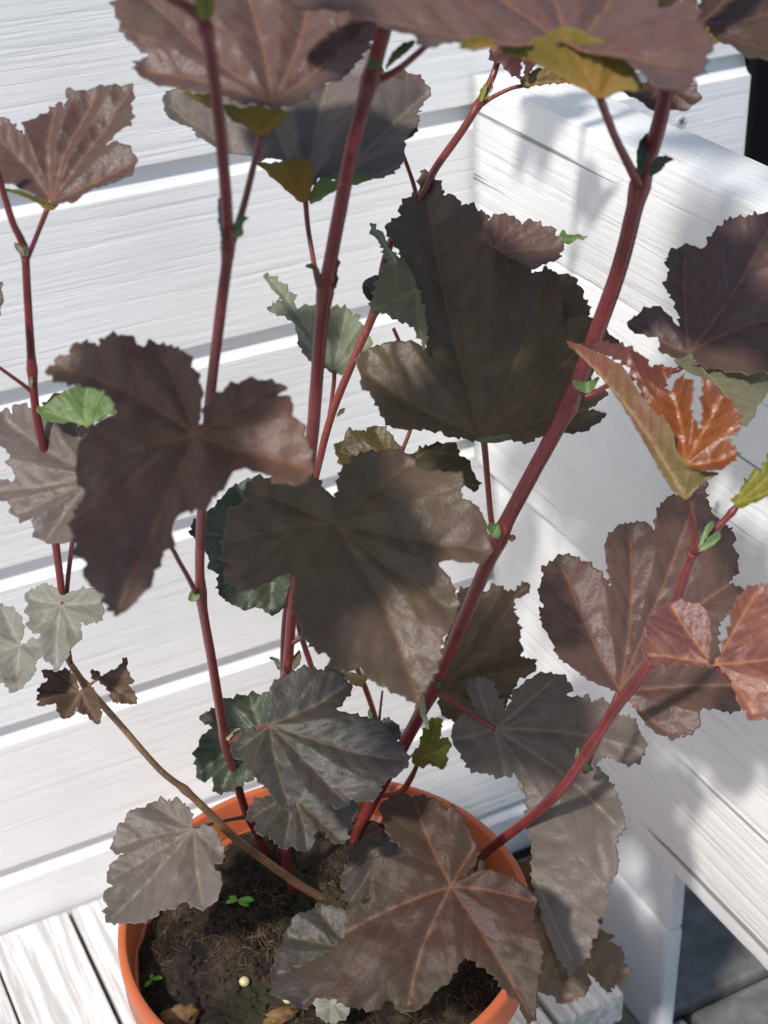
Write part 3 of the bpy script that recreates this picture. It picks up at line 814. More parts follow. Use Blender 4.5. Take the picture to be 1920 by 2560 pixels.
gtube('stem', [(2528, 1715, .398, 46), (2570, 1700, .40, 36), (2640, 1660, .40, 32), (2800, 1620, .405, 30), (2900, 1605, .41, 28)], M_STEM, shrub)

# ---- leaves
def fold_piece(lf, poly, hub, Y, nrm, mat, veins, **kw):
    kw.setdefault('nv', 700)
    return leaf(poly, hub, Y, nrm, mat, veins, name='folded_base', parent=lf, sec=True, fold=0.15, und=0.002, amp=0.0006, back=LM['purple'], **kw)


# far left, by the frame edge
l = leaf([(-60, 640), (-20, 560), (20, 535), (60, 555), (115, 605), (130, 545), (165, 520), (205, 475), (250, 435), (285, 470), (290, 400), (340, 400), (400, 385), (440, 378), (490, 395), (520, 390), (575, 390), (585, 440), (580, 480), (585, 520), (580, 575), (540, 575), (500, 595), (450, 640), (500, 632), (550, 650), (590, 685), (590, 720), (575, 760), (540, 790), (480, 810), (410, 820), (370, 840), (340, 880), (290, 885), (235, 880), (180, 865), (140, 845), (80, 825), (20, 815), (-10, 780), (-60, 720)],
         (225, 872), .315, (-.15, -.45), 'mauve', [(570, 400), (235, 440), (-20, 600), (585, 700), (420, 390)], fold=.30)
fold_piece(l, [(20, 818), (110, 826), (180, 860), (235, 876), (255, 882), (215, 908), (185, 895), (140, 862)], (215, 900), .316, (.1, .5), 'under', [(40, 822)])
petiole(l, [(205, 902, .315, 30), (170, 990, .313, 26), (130, 1090, .308, 26), (112, 1130, .306, 30)])
# wide leaf at the top left behind the stem
l = leaf([(505, -60), (500, 0), (520, 40), (500, 75), (515, 120), (540, 185), (570, 215), (640, 255), (600, 280), (588, 310), (610, 345), (660, 380), (720, 400), (800, 405), (870, 410), (920, 415), (960, 430), (1020, 450), (1050, 470), (1110, 458), (1160, 470), (1230, 480), (1250, 485), (1300, 465), (1350, 420), (1400, 400), (1480, 370), (1540, 310), (1570, 250), (1600, 200), (1640, 150), (1620, 60), (1500, -20), (1300, -120), (1000, -200), (700, -160)],
         (1180, 450), .415, (.0, -.55), 'pink', [(1345, -80), (1010, -180), (600, -40), (1600, 120), (620, 300)], fold=.25, nv=5200)
fold_piece(l, [(975, 448), (1050, 468), (1110, 452), (1160, 466), (1245, 484), (1222, 520), (1165, 570), (1130, 588), (1090, 566), (1040, 532), (990, 505)], (1130, 580), .421, (.0, .35), 'under', [(1000, 470), (1230, 490)])
fold_piece(l, [(790, 400), (870, 408), (930, 408), (935, 470), (860, 442)], (930, 460), .421, (.0, .35), 'under', [(800, 405)])
petiole(l, [(1128, 584, .42, 34), (1095, 720, .424, 34), (1050, 900, .43, 36), (1012, 1020, .434, 40), (995, 1080, .436, 40)])
# leaf behind the two left stems
l = leaf([(715, 410), (708, 440), (718, 500), (760, 530), (835, 560), (850, 600), (940, 645), (1060, 672), (1120, 700), (1240, 715), (1300, 800), (1325, 850), (1350, 800), (1400, 775), (1500, 780), (1600, 775), (1660, 765), (1710, 735), (1745, 690), (1742, 640), (1770, 600), (1805, 560), (1800, 500), (1830, 440), (1862, 395), (1820, 372), (1760, 370), (1700, 375), (1640, 340), (1580, 260), (1500, 330), (1300, 380), (1000, 360), (800, 380)],
         (1325, 845), .325, (.1, -.5), 'grey', [(1420, 350), (1150, 400), (720, 440), (1840, 400), (1740, 700)], fold=.35, nv=4600)
fold_piece(l, [(1108, 700), (1160, 705), (1240, 692), (1320, 686), (1347, 720), (1352, 770), (1332, 862), (1300, 872), (1240, 822), (1160, 748)], (1320, 868), .334, (-.1, .3), 'under', [(1130, 705), (1330, 700)])
fold_piece(l, [(1338, 862), (1350, 815), (1390, 768), (1440, 780), (1480, 758), (1540, 748), (1612, 770), (1480, 812), (1400, 852), (1345, 882)], (1335, 872), .334, (.1, .3), 'green', [(1580, 762)])
petiole(l, [(1320, 872, .328, 28), (1330, 980, .335, 26), (1350, 1100, .345, 26), (1368, 1200, .355, 28), (1390, 1290, .37, 30)])
leaf([(1659, 400), (1690, 320), (1740, 298), (1790, 320), (1825, 350), (1830, 375), (1790, 500), (1800, 560), (1780, 610), (1720, 610), (1650, 500)], (1680, 580), .30, (.1, -.5), 'pink', [(1760, 300), (1820, 380)], nv=1200)
# broad leaf across the top, closest to the lens
l = leaf([(1100, -30), (1190, 12), (1300, 35), (1480, 45), (1600, 100), (1659, 155), (1790, 165), (1812, 235), (1990, 212), (2140, 202), (2180, 215), (2240, 210), (2360, 190), (2450, 200), (2550, 230), (2640, 260), (2700, 280), (2720, 320), (2760, 370), (2800, 445), (2840, 470), (2900, 465), (2960, 440), (3000, 362), (3034, 350), (3040, 290), (3075, 250), (3050, 200), (3010, 170), (2990, 100), (2920, 85), (2860, 100), (2840, 80), (2820, 20), (2830, -40), (2700, -150), (2300, -220), (1700, -180), (1300, -120)],
         (2480, 215), .505, (.05, -.95), 'pink', [(1250, 0), (1900, -190), (2300, -210), (2700, -120), (2950, 300)], fold=.2, nv=6000)
fold_piece(l, [(2160, 216), (2240, 204), (2360, 150), (2420, 120), (2490, 130), (2560, 165), (2620, 180), (2700, 190), (2720, 250), (2750, 340), (2772, 392), (2660, 398), (2600, 428), (2570, 420), (2520, 388), (2420, 332), (2310, 272)], (2590, 425), .512, (.0, .15), 'under', [(2420, 130), (2180, 215), (2700, 220)], nv=1600)
fold_piece(l, [(1990, 212), (2030, 165), (2090, 162), (2140, 195), (2150, 206)], (2140, 205), .512, (.0, .15), 'under', [(2010, 200)])
petiole(l, [(2590, 420, .508, 44), (2620, 500, .495, 42), (2660, 600, .475, 42), (2710, 700, .455, 46), (2760, 800, .437, 52)])
leaf([(3020, -50), (3019, 0), (3020, 60), (3010, 105), (3060, 150), (3090, 190), (3130, 210), (3170, 250), (3210, 285), (3260, 275), (3318, 285), (3380, 260), (3420, 150), (3380, 0), (3300, -60), (3150, -90)], (3015, 108), .44, (.15, -.5), 'purple', [(3400, 30), (3330, 230), (3180, -70)])
leaf([(3025, 120), (3060, 130), (3090, 170), (3100, 190), (3060, 195), (3030, 165)], (3030, 130), .452, (0, .2), 'under', [(3090, 180)], nv=300, sec=False, name='leaf')
leaf([(2820, 20), (2840, 90), (2900, 85), (2930, 40), (2930, -40), (2850, -40)], (2930, 20), .47, (0, .2), 'olive', [(2840, 60)], nv=400, sec=False)
l = leaf([(2120, 215), (2120, 265), (2160, 290), (2190, 320), (2240, 345), (2252, 345), (2246, 300), (2262, 262), (2272, 330), (2290, 320), (2330, 240), (2270, 150), (2180, 150)], (2280, 200), .22, (.0, -.4), 'wine', [(2130, 240), (2245, 335)], nv=900)
l = leaf([(2255, 345), (2280, 320), (2330, 295), (2380, 300), (2430, 330), (2460, 358), (2400, 358), (2300, 372), (2260, 380)], (2262, 372), .23, (.0, .1), 'ochre', [(2440, 350), (2350, 300)], nv=600)
leaf([(2660, 380), (2680, 398), (2720, 428), (2775, 452), (2800, 470), (2860, 478), (2920, 472), (2960, 478), (3000, 452), (3024, 430), (3012, 400), (2985, 370), (2950, 330), (2850, 340), (2740, 370)], (2850, 345), .40, (.1, -.3), 'purple', [(2700, 400), (3010, 430), (2940, 470), (2800, 460)], nv=1200)
# tall leaf in the middle right
l = leaf([(1824, 755), (1808, 800), (1812, 835), (1770, 862), (1725, 905), (1722, 950), (1665, 1000), (1662, 1040), (1690, 1080), (1722, 1120), (1718, 1165), (1714, 1216), (1744, 1276), (1789, 1356), (1809, 1436), (1838, 1520), (1800, 1510), (1719, 1500), (1659, 1504), (1600, 1520), (1545, 1550), (1535, 1580), (1560, 1630), (1552, 1668), (1600, 1726), (1640, 1800), (1660, 1838), (1690, 1866), (1760, 1874), (1890, 1871), (1920, 1896), (1990, 1901), (2070, 1906), (2090, 1906), (2200, 1901), (2260, 1931), (2310, 1906), (2380, 1886), (2450, 1881), (2510, 1881), (2560, 1851), (2604, 1816), (2590, 1786), (2540, 1776), (2600, 1731), (2604, 1700), (2540, 1690), (2560, 1600), (2580, 1480), (2570, 1410), (2540, 1390), (2490, 1376), (2430, 1420), (2404, 1440), (2424, 1376), (2419, 1326), (2414, 1266), (2394, 1206), (2359, 1176), (2299, 1196), (2279, 1166), (2229, 1126), (2179, 1090), (2169, 1060), (2129, 1040), (2089, 1010), (2095, 960), (2059, 945), (2019, 915), (1979, 925), (1976, 905), (1949, 875), (1914, 870), (1909, 850), (1874, 785)],
         (2080, 1888), .352, (.1, -.35), 'dark', [(1835, 790), (1555, 1600), (2350, 1210), (2555, 1450), (2590, 1760)], fold=.30, nv=7000)
fold_piece(l, [(2050, 1896), (2100, 1884), (2150, 1882), (2205, 1876), (2195, 1902), (2110, 1914)], (2085, 1904), .358, (.0, .3), 'underg', [(2190, 1885)])
petiole(l, [(2082, 1895, .353, 34), (2094, 1930, .353, 34), (2109, 2106, .352, 30), (2124, 2260, .351, 30), (2145, 2330, .351, 34)])
leaf([(2090, 990), (2109, 965), (2149, 940), (2189, 938), (2239, 950), (2249, 970), (2289, 955), (2339, 975), (2349, 990), (2379, 990), (2399, 1020), (2434, 1040), (2429, 1085), (2414, 1110), (2415, 1130), (2399, 1136), (2359, 1151), (2309, 1181), (2260, 1160), (2150, 1080)], (2120, 1090), .30, (.0, -.5), 'pink', [(2425, 1060), (2240, 955), (2330, 980)], nv=1600)
leaf([(2415, 1025), (2430, 1010), (2490, 1015), (2540, 1017), (2490, 1032), (2450, 1052), (2430, 1045)], (2418, 1035), .305, (.0, -.3), 'green', [(2535, 1018)], nv=400, sec=False)
leaf([(2344, 1176), (2399, 1181), (2449, 1201), (2484, 1221), (2489, 1246), (2514, 1271), (2519, 1301), (2547, 1336), (2544, 1376), (2600, 1430), (2660, 1475), (2690, 1500), (2700, 1522), (2640, 1520), (2500, 1490), (2420, 1480), (2370, 1350)], (2420, 1470), .31, (.0, -.4), 'dark', [(2400, 1185), (2540, 1340), (2690, 1510)], nv=1800)
leaf([(1600, 1340), (1660, 1355), (1725, 1395), (1770, 1405), (1812, 1455), (1835, 1520), (1845, 1400), (1780, 1180), (1700, 1120), (1650, 1200)], (1800, 1250), .29, (-.2, -.3), 'underg', [(1830, 1500), (1610, 1340)], nv=900)
leaf([(1600, 962), (1625, 985), (1660, 1015), (1668, 1050), (1720, 1130), (1690, 1140), (1640, 1050), (1605, 1000)], (1710, 1130), .285, (-.2, -.3), 'sage', [(1605, 970)], nv=500, sec=False)
# big brown leaf on the left, in front of the stems
l = leaf([(183, 1588), (220, 1555), (222, 1530), (260, 1515), (300, 1515), (298, 1480), (330, 1470), (380, 1472), (430, 1490), (440, 1465), (480, 1455), (530, 1456), (580, 1475), (620, 1500), (650, 1480), (690, 1476), (740, 1490), (790, 1520), (820, 1560), (850, 1620), (870, 1670), (878, 1720), (865, 1800), (855, 1850), (880, 1820), (895, 1770), (940, 1720), (1000, 1680), (1080, 1645), (1130, 1645), (1200, 1650), (1235, 1675), (1190, 1705), (1240, 1715), (1270, 1755), (1265, 1800), (1310, 1850), (1335, 1920), (1350, 1980), (1345, 2030), (1320, 2080), (1270, 2103), (1200, 2090), (1140, 2050), (1080, 2035), (1010, 2050), (990, 2110), (930, 2180), (890, 2215), (820, 2222), (760, 2242), (742, 2275), (745, 2342), (720, 2372), (690, 2422), (670, 2482), (640, 2542), (600, 2572), (560, 2607), (520, 2622), (490, 2640), (460, 2612), (430, 2562), (390, 2522), (360, 2492), (370, 2432), (330, 2392), (320, 2332), (312, 2272), (325, 2212), (370, 2121), (330, 2086), (320, 2006), (335, 1936), (380, 1876), (430, 1836), (500, 1796), (490, 1746), (465, 1706), (430, 1676), (360, 1661), (270, 1636)],
         (848, 1880), .475, (-.05, -.45), 'bronze', [(260, 1560), (680, 1490), (1330, 2000), (1180, 1670), (340, 2020), (490, 2620)], fold=.22, nv=7000, bend=(-2.0, -1.0))
petiole(l, [(850, 1885, .472, 34), (790, 2100, .435, 26), (730, 2310, .395, 24), (760, 2400, .378, 24), (810, 2490, .362, 25), (855, 2580, .346, 28)])
# dark leaf in the centre
l = leaf([(985, 2212), (1010, 2196), (1060, 2166), (1050, 2116), (1100, 2060), (1200, 2080), (1330, 2071), (1370, 2086), (1410, 2136), (1440, 2161), (1448, 2220), (1455, 2150), (1465, 2066), (1500, 2026), (1560, 1976), (1659, 1956), (1720, 1946), (1780, 1976), (1820, 2026), (1890, 2046), (1990, 2066), (2000, 2110), (1990, 2156), (2050, 2186), (2080, 2212), (2090, 2232), (2114, 2302), (2124, 2362), (2109, 2402), (2079, 2422), (2029, 2432), (1959, 2427), (1894, 2432), (1899, 2452), (1939, 2502), (1969, 2552), (1979, 2612), (1959, 2692), (1929, 2732), (1909, 2782), (1899, 2852), (1879, 2902), (1859, 2942), (1829, 2972), (1812, 3045), (1789, 3022), (1739, 3002), (1699, 2982), (1659, 2972), (1600, 2942), (1560, 2902), (1500, 2912), (1440, 2902), (1410, 2842), (1360, 2832), (1310, 2772), (1300, 2712), (1270, 2652), (1270, 2592), (1290, 2532), (1230, 2502), (1150, 2542), (1070, 2572), (1010, 2542), (965, 2490), (990, 2442), (960, 2412), (965, 2322)],
         (1450, 2262), .405, (.0, -.45), 'dark', [(985, 2330), (2110, 2360), (1815, 3030), (1770, 1990), (1070, 2110), (1960, 2620)], fold=.26, nv=7000, bend=(-1.0, -1.0))
petiole(l, [(1450, 2265, .402, 30), (1420, 2450, .385, 26), (1350, 2700, .35, 24), (1262, 2780, .318, 26)])
fold_piece(l, [(1809, 3045), (1830, 3000), (1840, 3080), (1852, 3130), (1846, 3150), (1835, 3130)], (1815, 3035), .408, (0, -.2), 'sage', [(1846, 3145)], nv=200)
# right-hand leaves
l = leaf([(2874, 1146), (2884, 1106), (2919, 1082), (2979, 1070), (3029, 1092), (3059, 1040), (3099, 1010), (3139, 975), (3199, 968), (3259, 948), (3318, 940), (3400, 960), (3450, 1100), (3450, 1400), (3400, 1560), (3318, 1620), (3300, 1640), (3200, 1650), (3090, 1620), (2980, 1590), (2910, 1556), (2900, 1548), (2855, 1540), (2845, 1516), (2849, 1476), (2829, 1456), (2749, 1451), (2714, 1431), (2714, 1396), (2749, 1371), (2809, 1346), (2859, 1366), (2919, 1416), (2934, 1416), (2929, 1366), (2899, 1306), (2864, 1246), (2884, 1196), (2864, 1156)],
         (2975, 1525), .415, (.1, -.45), 'mauve', [(2960, 1090), (3330, 970), (2725, 1400), (3440, 1350)], fold=.28, nv=5000)
fold_piece(l, [(2905, 1558), (2950, 1545), (2990, 1530), (3010, 1560), (3150, 1580), (3300, 1610), (3322, 1630), (3310, 1700), (3270, 1746), (3250, 1796), (3209, 1841), (3160, 1790), (3090, 1660), (2980, 1612)], (2985, 1540), .421, (.1, .1), 'underg', [(3210, 1830), (3310, 1640)], nv=1500)
petiole(l, [(2972, 1530, .414, 30), (2940, 1590, .412, 28), (2895, 1607, .41, 28)])
l = leaf([(2449, 1481), (2519, 1486), (2609, 1496), (2709, 1536), (2779, 1566), (2809, 1596), (2859, 1576), (2899, 1606), (2874, 1666), (2899, 1696), (2929, 1646), (2979, 1666), (3009, 1706), (2990, 1760), (3000, 1830), (3030, 1850), (3040, 1760), (3049, 1666), (3109, 1696), (3159, 1756), (3199, 1826), (3199, 1876), (3149, 1906), (3184, 1946), (3169, 1996), (3099, 2046), (3009, 2036), (2949, 2006), (2920, 1940), (2900, 1860), (2830, 1790), (2780, 1720), (2720, 1620), (2600, 1545)],
         (2960, 2010), .49, (-.35, -.5), 'amber', [(2500, 1490), (2860, 1590), (3120, 1720), (3180, 1960)], fold=.42, und=.006, nv=3800, relief=1.6, label='young glossy amber red leaf curling inward')
fold_piece(l, [(2449, 1478), (2560, 1590), (2660, 1710), (2760, 1870), (2840, 2010), (2900, 2110), (2949, 2151), (2969, 2158), (3040, 2080), (3105, 2046), (3000, 2028), (2930, 1960), (2900, 1850), (2830, 1780), (2760, 1700), (2700, 1600), (2600, 1535)], (2960, 2150), .497, (-.2, -.1), 'ochre', [(2470, 1490), (3080, 2050)], nv=2200)
petiole(l, [(2965, 2150, .494, 34), (2985, 2215, .491, 32), (2998, 2300, .488, 36), (3002, 2385, .486, 44)])
l = leaf([(2659, 2990), (2589, 2972), (2529, 2952), (2459, 2902), (2399, 2862), (2379, 2812), (2359, 2772), (2329, 2722), (2319, 2662), (2340, 2640), (2319, 2610), (2314, 2572), (2339, 2512), (2329, 2482), (2379, 2432), (2419, 2402), (2459, 2402), (2509, 2432), (2549, 2462), (2589, 2502), (2619, 2542), (2640, 2600), (2615, 2480), (2604, 2412), (2604, 2362), (2629, 2322), (2669, 2282), (2739, 2267), (2789, 2272), (2819, 2302), (2824, 2242), (2839, 2206), (2889, 2156), (2949, 2150), (3000, 2120), (3034, 2096), (3044, 2156), (3059, 2212), (3069, 2242), (3099, 2272), (3149, 2322), (3159, 2372), (3184, 2422), (3179, 2482), (3149, 2522), (3199, 2542), (3189, 2612), (3159, 2652), (3090, 2720), (3100, 2850), (3189, 2912), (3189, 3012), (3179, 3082), (3109, 3092), (3059, 3072), (2999, 3092), (3009, 3112), (2999, 3162), (2939, 3192), (2879, 3187), (2809, 3152), (2769, 3102), (2729, 3042), (2690, 3000)],
         (2675, 2985), .405, (.1, -.45), 'mauve', [(2420, 2420), (2720, 2290), (3010, 2130), (3180, 2500), (3180, 2960), (2900, 3175)], fold=.34, nv=6500)
petiole(l, [(2672, 2990, .404, 26), (2640, 3060, .405, 24), (2590, 3160, .406, 26), (2560, 3250, .407, 30), (2530, 3330, .39, 34)], M_STEM2)
l = leaf([(2779, 2802), (2784, 2732), (2809, 2682), (2849, 2632), (2909, 2602), (2989, 2612), (3049, 2652), (3069, 2772), (3059, 2852), (3089, 2867), (3139, 2752), (3169, 2612), (3219, 2552), (3259, 2532), (3318, 2535), (3420, 2560), (3480, 2700), (3450, 2950), (3380, 3100), (3318, 3112), (3249, 3107), (3189, 3042), (3159, 2952), (3119, 2892), (3059, 2880), (2959, 2872), (2850, 2880), (2789, 2862)],
         (3085, 2872), .53, (.0, -.4), 'rose', [(3440, 2820), (2900, 2620), (3260, 3090), (3270, 2550), (2795, 2830)], fold=.25, nv=3600, label='young rosy orange leaf')
petiole(l, [(3090, 2880, .528, 26), (3180, 2960, .535, 26), (3330, 3050, .54, 28), (3420, 3150, .545, 30)])
l = leaf([(2019, 2972), (2039, 2942), (2089, 2927), (2129, 2952), (2149, 3012), (2174, 3022), (2179, 3062), (2189, 3062), (2219, 2982), (2259, 2952), (2319, 2912), (2379, 2907), (2439, 2927), (2464, 2962), (2449, 3002), (2489, 3012), (2529, 2997), (2549, 3032), (2589, 3012), (2659, 3082), (2709, 3092), (2744, 3122), (2749, 3152), (2774, 3182), (2784, 3232), (2769, 3272), (2749, 3292), (2704, 3302), (2659, 3282), (2609, 3267), (2569, 3302), (2589, 3318), (2639, 3388), (2659, 3428), (2674, 3478), (2689, 3518), (2689, 3578), (2659, 3618), (2654, 3658), (2659, 3718), (2634, 3778), (2604, 3808), (2609, 3878), (2594, 3938), (2569, 3968), (2579, 4008), (2549, 4058), (2539, 4118), (2504, 4158), (2470, 4200), (2439, 4178), (2399, 4118), (2359, 4018), (2339, 3958), (2324, 3878), (2299, 3818), (2299, 3718), (2299, 3648), (2279, 3608), (2269, 3548), (2264, 3418), (2219, 3338), (2199, 3348), (2159, 3358), (2099, 3338), (2029, 3323), (1989, 3262), (1959, 3212), (1949, 3162), (1969, 3112), (2009, 3072), (2049, 3062), (2029, 3012)],
         (2140, 3150), .335, (.05, -.05), 'grey', [(2770, 3240), (2400, 2925), (1975, 3190), (2060, 2945), (2480, 4170), (2660, 3560)], fold=.34, nv=7000)
fold_piece(l, [(2225, 3328), (2262, 3340), (2272, 3400), (2258, 3425), (2240, 3385)], (2230, 3335), .352, (-.2, 0), 'sage', [(2260, 3415)], nv=250)
fold_piece(l, [(2300, 3612), (2342, 3608), (2332, 3680), (2305, 3735)], (2325, 3610), .362, (-.2, 0), 'sage', [(2308, 3725)], nv=250)
fold_piece(l, [(2325, 3818), (2348, 3818), (2336, 3862), (2325, 3872)], (2335, 3820), .367, (-.2, 0), 'sage', [(2328, 3865)], nv=200)
petiole(l, [(2140, 3152, .343, 26), (2080, 3110, .335, 24), (2019, 3072, .325, 26), (1899, 2992, .306, 28), (1880, 2980, .304, 30)])
leaf([(1979, 2562), (2004, 2547), (2060, 2560), (2109, 2552), (2129, 2532), (2179, 2552), (2199, 2562), (2229, 2547), (2259, 2522), (2284, 2532), (2279, 2567), (2239, 2582), (2219, 2602), (2229, 2672), (2244, 2732), (2239, 2772), (2254, 2812), (2249, 2842), (2299, 2852), (2314, 2882), (2299, 2912), (2249, 2932), (2219, 2972), (2199, 3022), (2150, 3080), (2050, 3110), (1949, 3122), (1899, 3082), (1889, 3012), (1859, 2972), (1909, 2812), (1950, 2680)],
     (1930, 2960), .275, (.1, -.4), 'dark', [(2250, 2545), (2290, 2880), (2100, 2550), (2100, 3080)], nv=3600)
# lower centre, over the pot
l = leaf([(1150, 3142), (1160, 3040), (1170, 3002), (1180, 2972), (1220, 2947), (1270, 2922), (1330, 2907), (1380, 2912), (1440, 2912), (1490, 2942), (1520, 2972), (1510, 3012), (1470, 3052), (1460, 3082), (1520, 3102), (1590, 3122), (1640, 3132), (1690, 3180), (1750, 3250), (1765, 3310), (1720, 3360), (1660, 3400), (1640, 3448), (1600, 3478), (1560, 3468), (1520, 3458), (1500, 3488), (1460, 3498), (1420, 3488), (1380, 3458), (1340, 3430), (1290, 3440), (1270, 3508), (1240, 3510), (1190, 3478), (1170, 3438), (1130, 3398), (1080, 3348), (1062, 3302), (1010, 3272), (1000, 3222), (1060, 3162), (1100, 3150)],
         (1165, 3128), .335, (.0, -.6), 'slate', [(1500, 2960), (1745, 3290), (1255, 3500), (1025, 3240), (1500, 3470)], fold=.26, nv=5200)
petiole(l, [(1165, 3130, .333, 26), (1080, 3160, .315, 26), (990, 3205, .293, 28), (972, 3212, .288, 28)])
leaf([(1165, 3010), (1130, 3005), (1080, 2997), (1030, 3012), (960, 3032), (930, 3062), (885, 3082), (865, 3112), (900, 3132), (920, 3152), (880, 3182), (870, 3212), (850, 3252), (845, 3292), (850, 3338), (860, 3368), (890, 3378), (920, 3358), (925, 3418), (960, 3423), (1000, 3413), (1060, 3388), (1100, 3360), (1180, 3200)], (1130, 3160), .27, (-.1, -.45), 'deepgreen', [(870, 3110), (860, 3340), (1080, 3002), (950, 3410)], nv=3000)
leaf([(1070, 3518), (1080, 3558), (1110, 3560), (1105, 3618), (1160, 3628), (1190, 3648), (1210, 3673), (1250, 3663), (1290, 3678), (1320, 3680), (1350, 3658), (1362, 3608), (1390, 3588), (1430, 3638), (1470, 3650), (1510, 3628), (1505, 3600), (1545, 3520), (1500, 3420), (1300, 3408), (1130, 3458), (1090, 3480)], (1265, 3440), .315, (.0, -.7), 'slate', [(1085, 3540), (1230, 3660), (1330, 3670), (1480, 3640)], nv=2600, fold=.3)
l = leaf([(835, 3573), (830, 3518), (800, 3488), (770, 3458), (740, 3468), (700, 3456), (660, 3468), (620, 3503), (580, 3513), (555, 3528), (550, 3558), (520, 3568), (510, 3598), (485, 3638), (482, 3668), (500, 3688), (540, 3693), (490, 3728), (465, 3768), (465, 3808), (490, 3833), (460, 3848), (452, 3878), (460, 3908), (455, 3958), (475, 3988), (540, 3993), (600, 3998), (640, 3993), (690, 3968), (700, 3948), (760, 3938), (790, 3908), (800, 3898), (810, 3908), (850, 3930), (900, 3928), (950, 3888), (965, 3838), (960, 3798), (925, 3748), (960, 3738), (970, 3688), (960, 3648), (945, 3618), (930, 3588), (890, 3570), (850, 3580)],
         (838, 3582), .30, (-.1, -.75), 'grey', [(660, 3475), (490, 3660), (475, 3800), (470, 3975), (880, 3920), (960, 3700)], fold=.24, nv=4800)
petiole(l, [(842, 3582, .299, 22), (900, 3560, .285, 20), (980, 3542, .268, 20), (1060, 3530, .252, 22), (1075, 3535, .245, 24)])
l = leaf([(1640, 3480), (1659, 3468), (1719, 3433), (1779, 3433), (1839, 3438), (1889, 3458), (1919, 3498), (1959, 3493), (1999, 3538), (2019, 3578), (2049, 3628), (2064, 3678), (2059, 3718), (2029, 3758), (1989, 3798), (1955, 3822), (1985, 3812), (2039, 3778), (2099, 3763), (2149, 3773), (2219, 3798), (2269, 3828), (2309, 3868), (2319, 3908), (2299, 3938), (2309, 3998), (2325, 4058), (2345, 4118), (2339, 4178), (2329, 4238), (2324, 4298), (2319, 4368), (2294, 4418), (2269, 4398), (2239, 4328), (2199, 4298), (2149, 4238), (2109, 4198), (2059, 4168), (2009, 4148), (1969, 4198), (1939, 4248), (1889, 4278), (1849, 4328), (1809, 4358), (1739, 4368), (1709, 4348), (1689, 4318), (1659, 4330), (1620, 4365), (1560, 4355), (1500, 4350), (1440, 4315), (1380, 4308), (1320, 4268), (1290, 4218), (1240, 4173), (1260, 4148), (1330, 4138), (1400, 4118), (1450, 4088), (1490, 4038), (1500, 3968), (1530, 3908), (1595, 3895), (1610, 3838), (1600, 3768), (1620, 3718), (1660, 3712), (1740, 3712), (1785, 3708), (1760, 3680), (1700, 3645), (1665, 3590), (1650, 3530)],
         (1949, 3830), .415, (.0, -.55), 'brown', [(1790, 3445), (2050, 3660), (2295, 4390), (2300, 3890), (1260, 4170), (1760, 4350)], fold=.2, nv=7000, bend=(-1.2, -1.0))
petiole(l, [(1950, 3832, .412, 30), (1930, 3900, .38, 26), (1900, 3930, .35, 26), (1850, 3900, .31, 26)])
leaf([(1500, 3958), (1470, 3938), (1420, 3918), (1370, 3913), (1340, 3948), (1300, 3953), (1270, 3968), (1250, 4008), (1230, 4028), (1225, 4068), (1190, 4118), (1185, 4168), (1170, 4198), (1170, 4238), (1190, 4258), (1175, 4288), (1190, 4323), (1230, 4328), (1270, 4358), (1320, 4363), (1360, 4338), (1420, 4328), (1500, 4268), (1540, 4100)], (1520, 4100), .362, (.1, -.7), 'slate', [(1190, 4210), (1370, 3925), (1300, 4350), (1240, 4040)], nv=3200)
leaf([(1365, 4318), (1365, 4368), (1390, 4408), (1430, 4424), (1480, 4413), (1510, 4378), (1490, 4323), (1440, 4310)], (1440, 4325), .39, (.0, -.7), 'pale', [(1430, 4418), (1375, 4380), (1500, 4380)], nv=900)
leaf([(1620, 3640), (1560, 3643), (1525, 3668), (1530, 3708), (1490, 3748), (1475, 3798), (1470, 3828), (1490, 3848), (1480, 3878), (1510, 3903), (1540, 3913), (1570, 3888), (1640, 3870), (1720, 3800), (1790, 3720), (1760, 3660), (1700, 3620)], (1640, 3660), .31, (.0, -.75), 'slate', [(1510, 3900), (1480, 3780), (1600, 3880)], nv=2000)
leaf([(2180, 3758), (2219, 3728), (2259, 3723), (2300, 3715), (2320, 3800), (2500, 3950), (2565, 3955), (2590, 3965), (2598, 3995), (2585, 4010), (2619, 4038), (2649, 4053), (2624, 4073), (2659, 4088), (2689, 4118), (2689, 4148), (2714, 4188), (2709, 4228), (2679, 4253), (2644, 4268), (2624, 4293), (2599, 4273), (2559, 4228), (2519, 4188), (2544, 4238), (2539, 4278), (2509, 4308), (2459, 4333), (2419, 4333), (2379, 4298), (2329, 4288), (2280, 4200), (2240, 4000), (2200, 3850)], (2330, 4000), .345, (.1, -.5), 'dark', [(2700, 4210), (2450, 4320), (2230, 3735), (2590, 3975)], nv=3000)
# far left cluster
l = leaf([(-40, 1796), (0, 1796), (40, 1781), (60, 1796), (65, 1771), (110, 1766), (150, 1786), (190, 1816), (230, 1836), (300, 1821), (380, 1840), (480, 1900), (480, 2100), (430, 2250), (400, 2350), (320, 2364), (280, 2364), (240, 2362), (200, 2347), (160, 2322), (155, 2292), (160, 2250), (140, 2252), (90, 2247), (50, 2212), (40, 2176), (0, 2166), (-40, 2160), (-40, 2091), (0, 2081), (60, 2086), (80, 2056), (50, 2026), (60, 1981), (10, 1936), (-40, 1900)],
         (420, 2060), .335, (-.2, -.5), 'grey', [(20, 1800), (-35, 2120), (60, 2220), (200, 2345), (330, 1840)], fold=.36, nv=4200)
leaf([(160, 1776), (225, 1740), (290, 1696), (330, 1681), (390, 1664), (450, 1686), (490, 1736), (505, 1771), (440, 1806), (375, 1841), (300, 1821), (230, 1831)], (375, 1835), .325, (.0, -.4), 'green', [(380, 1670), (190, 1775), (490, 1760)], nv=1500)
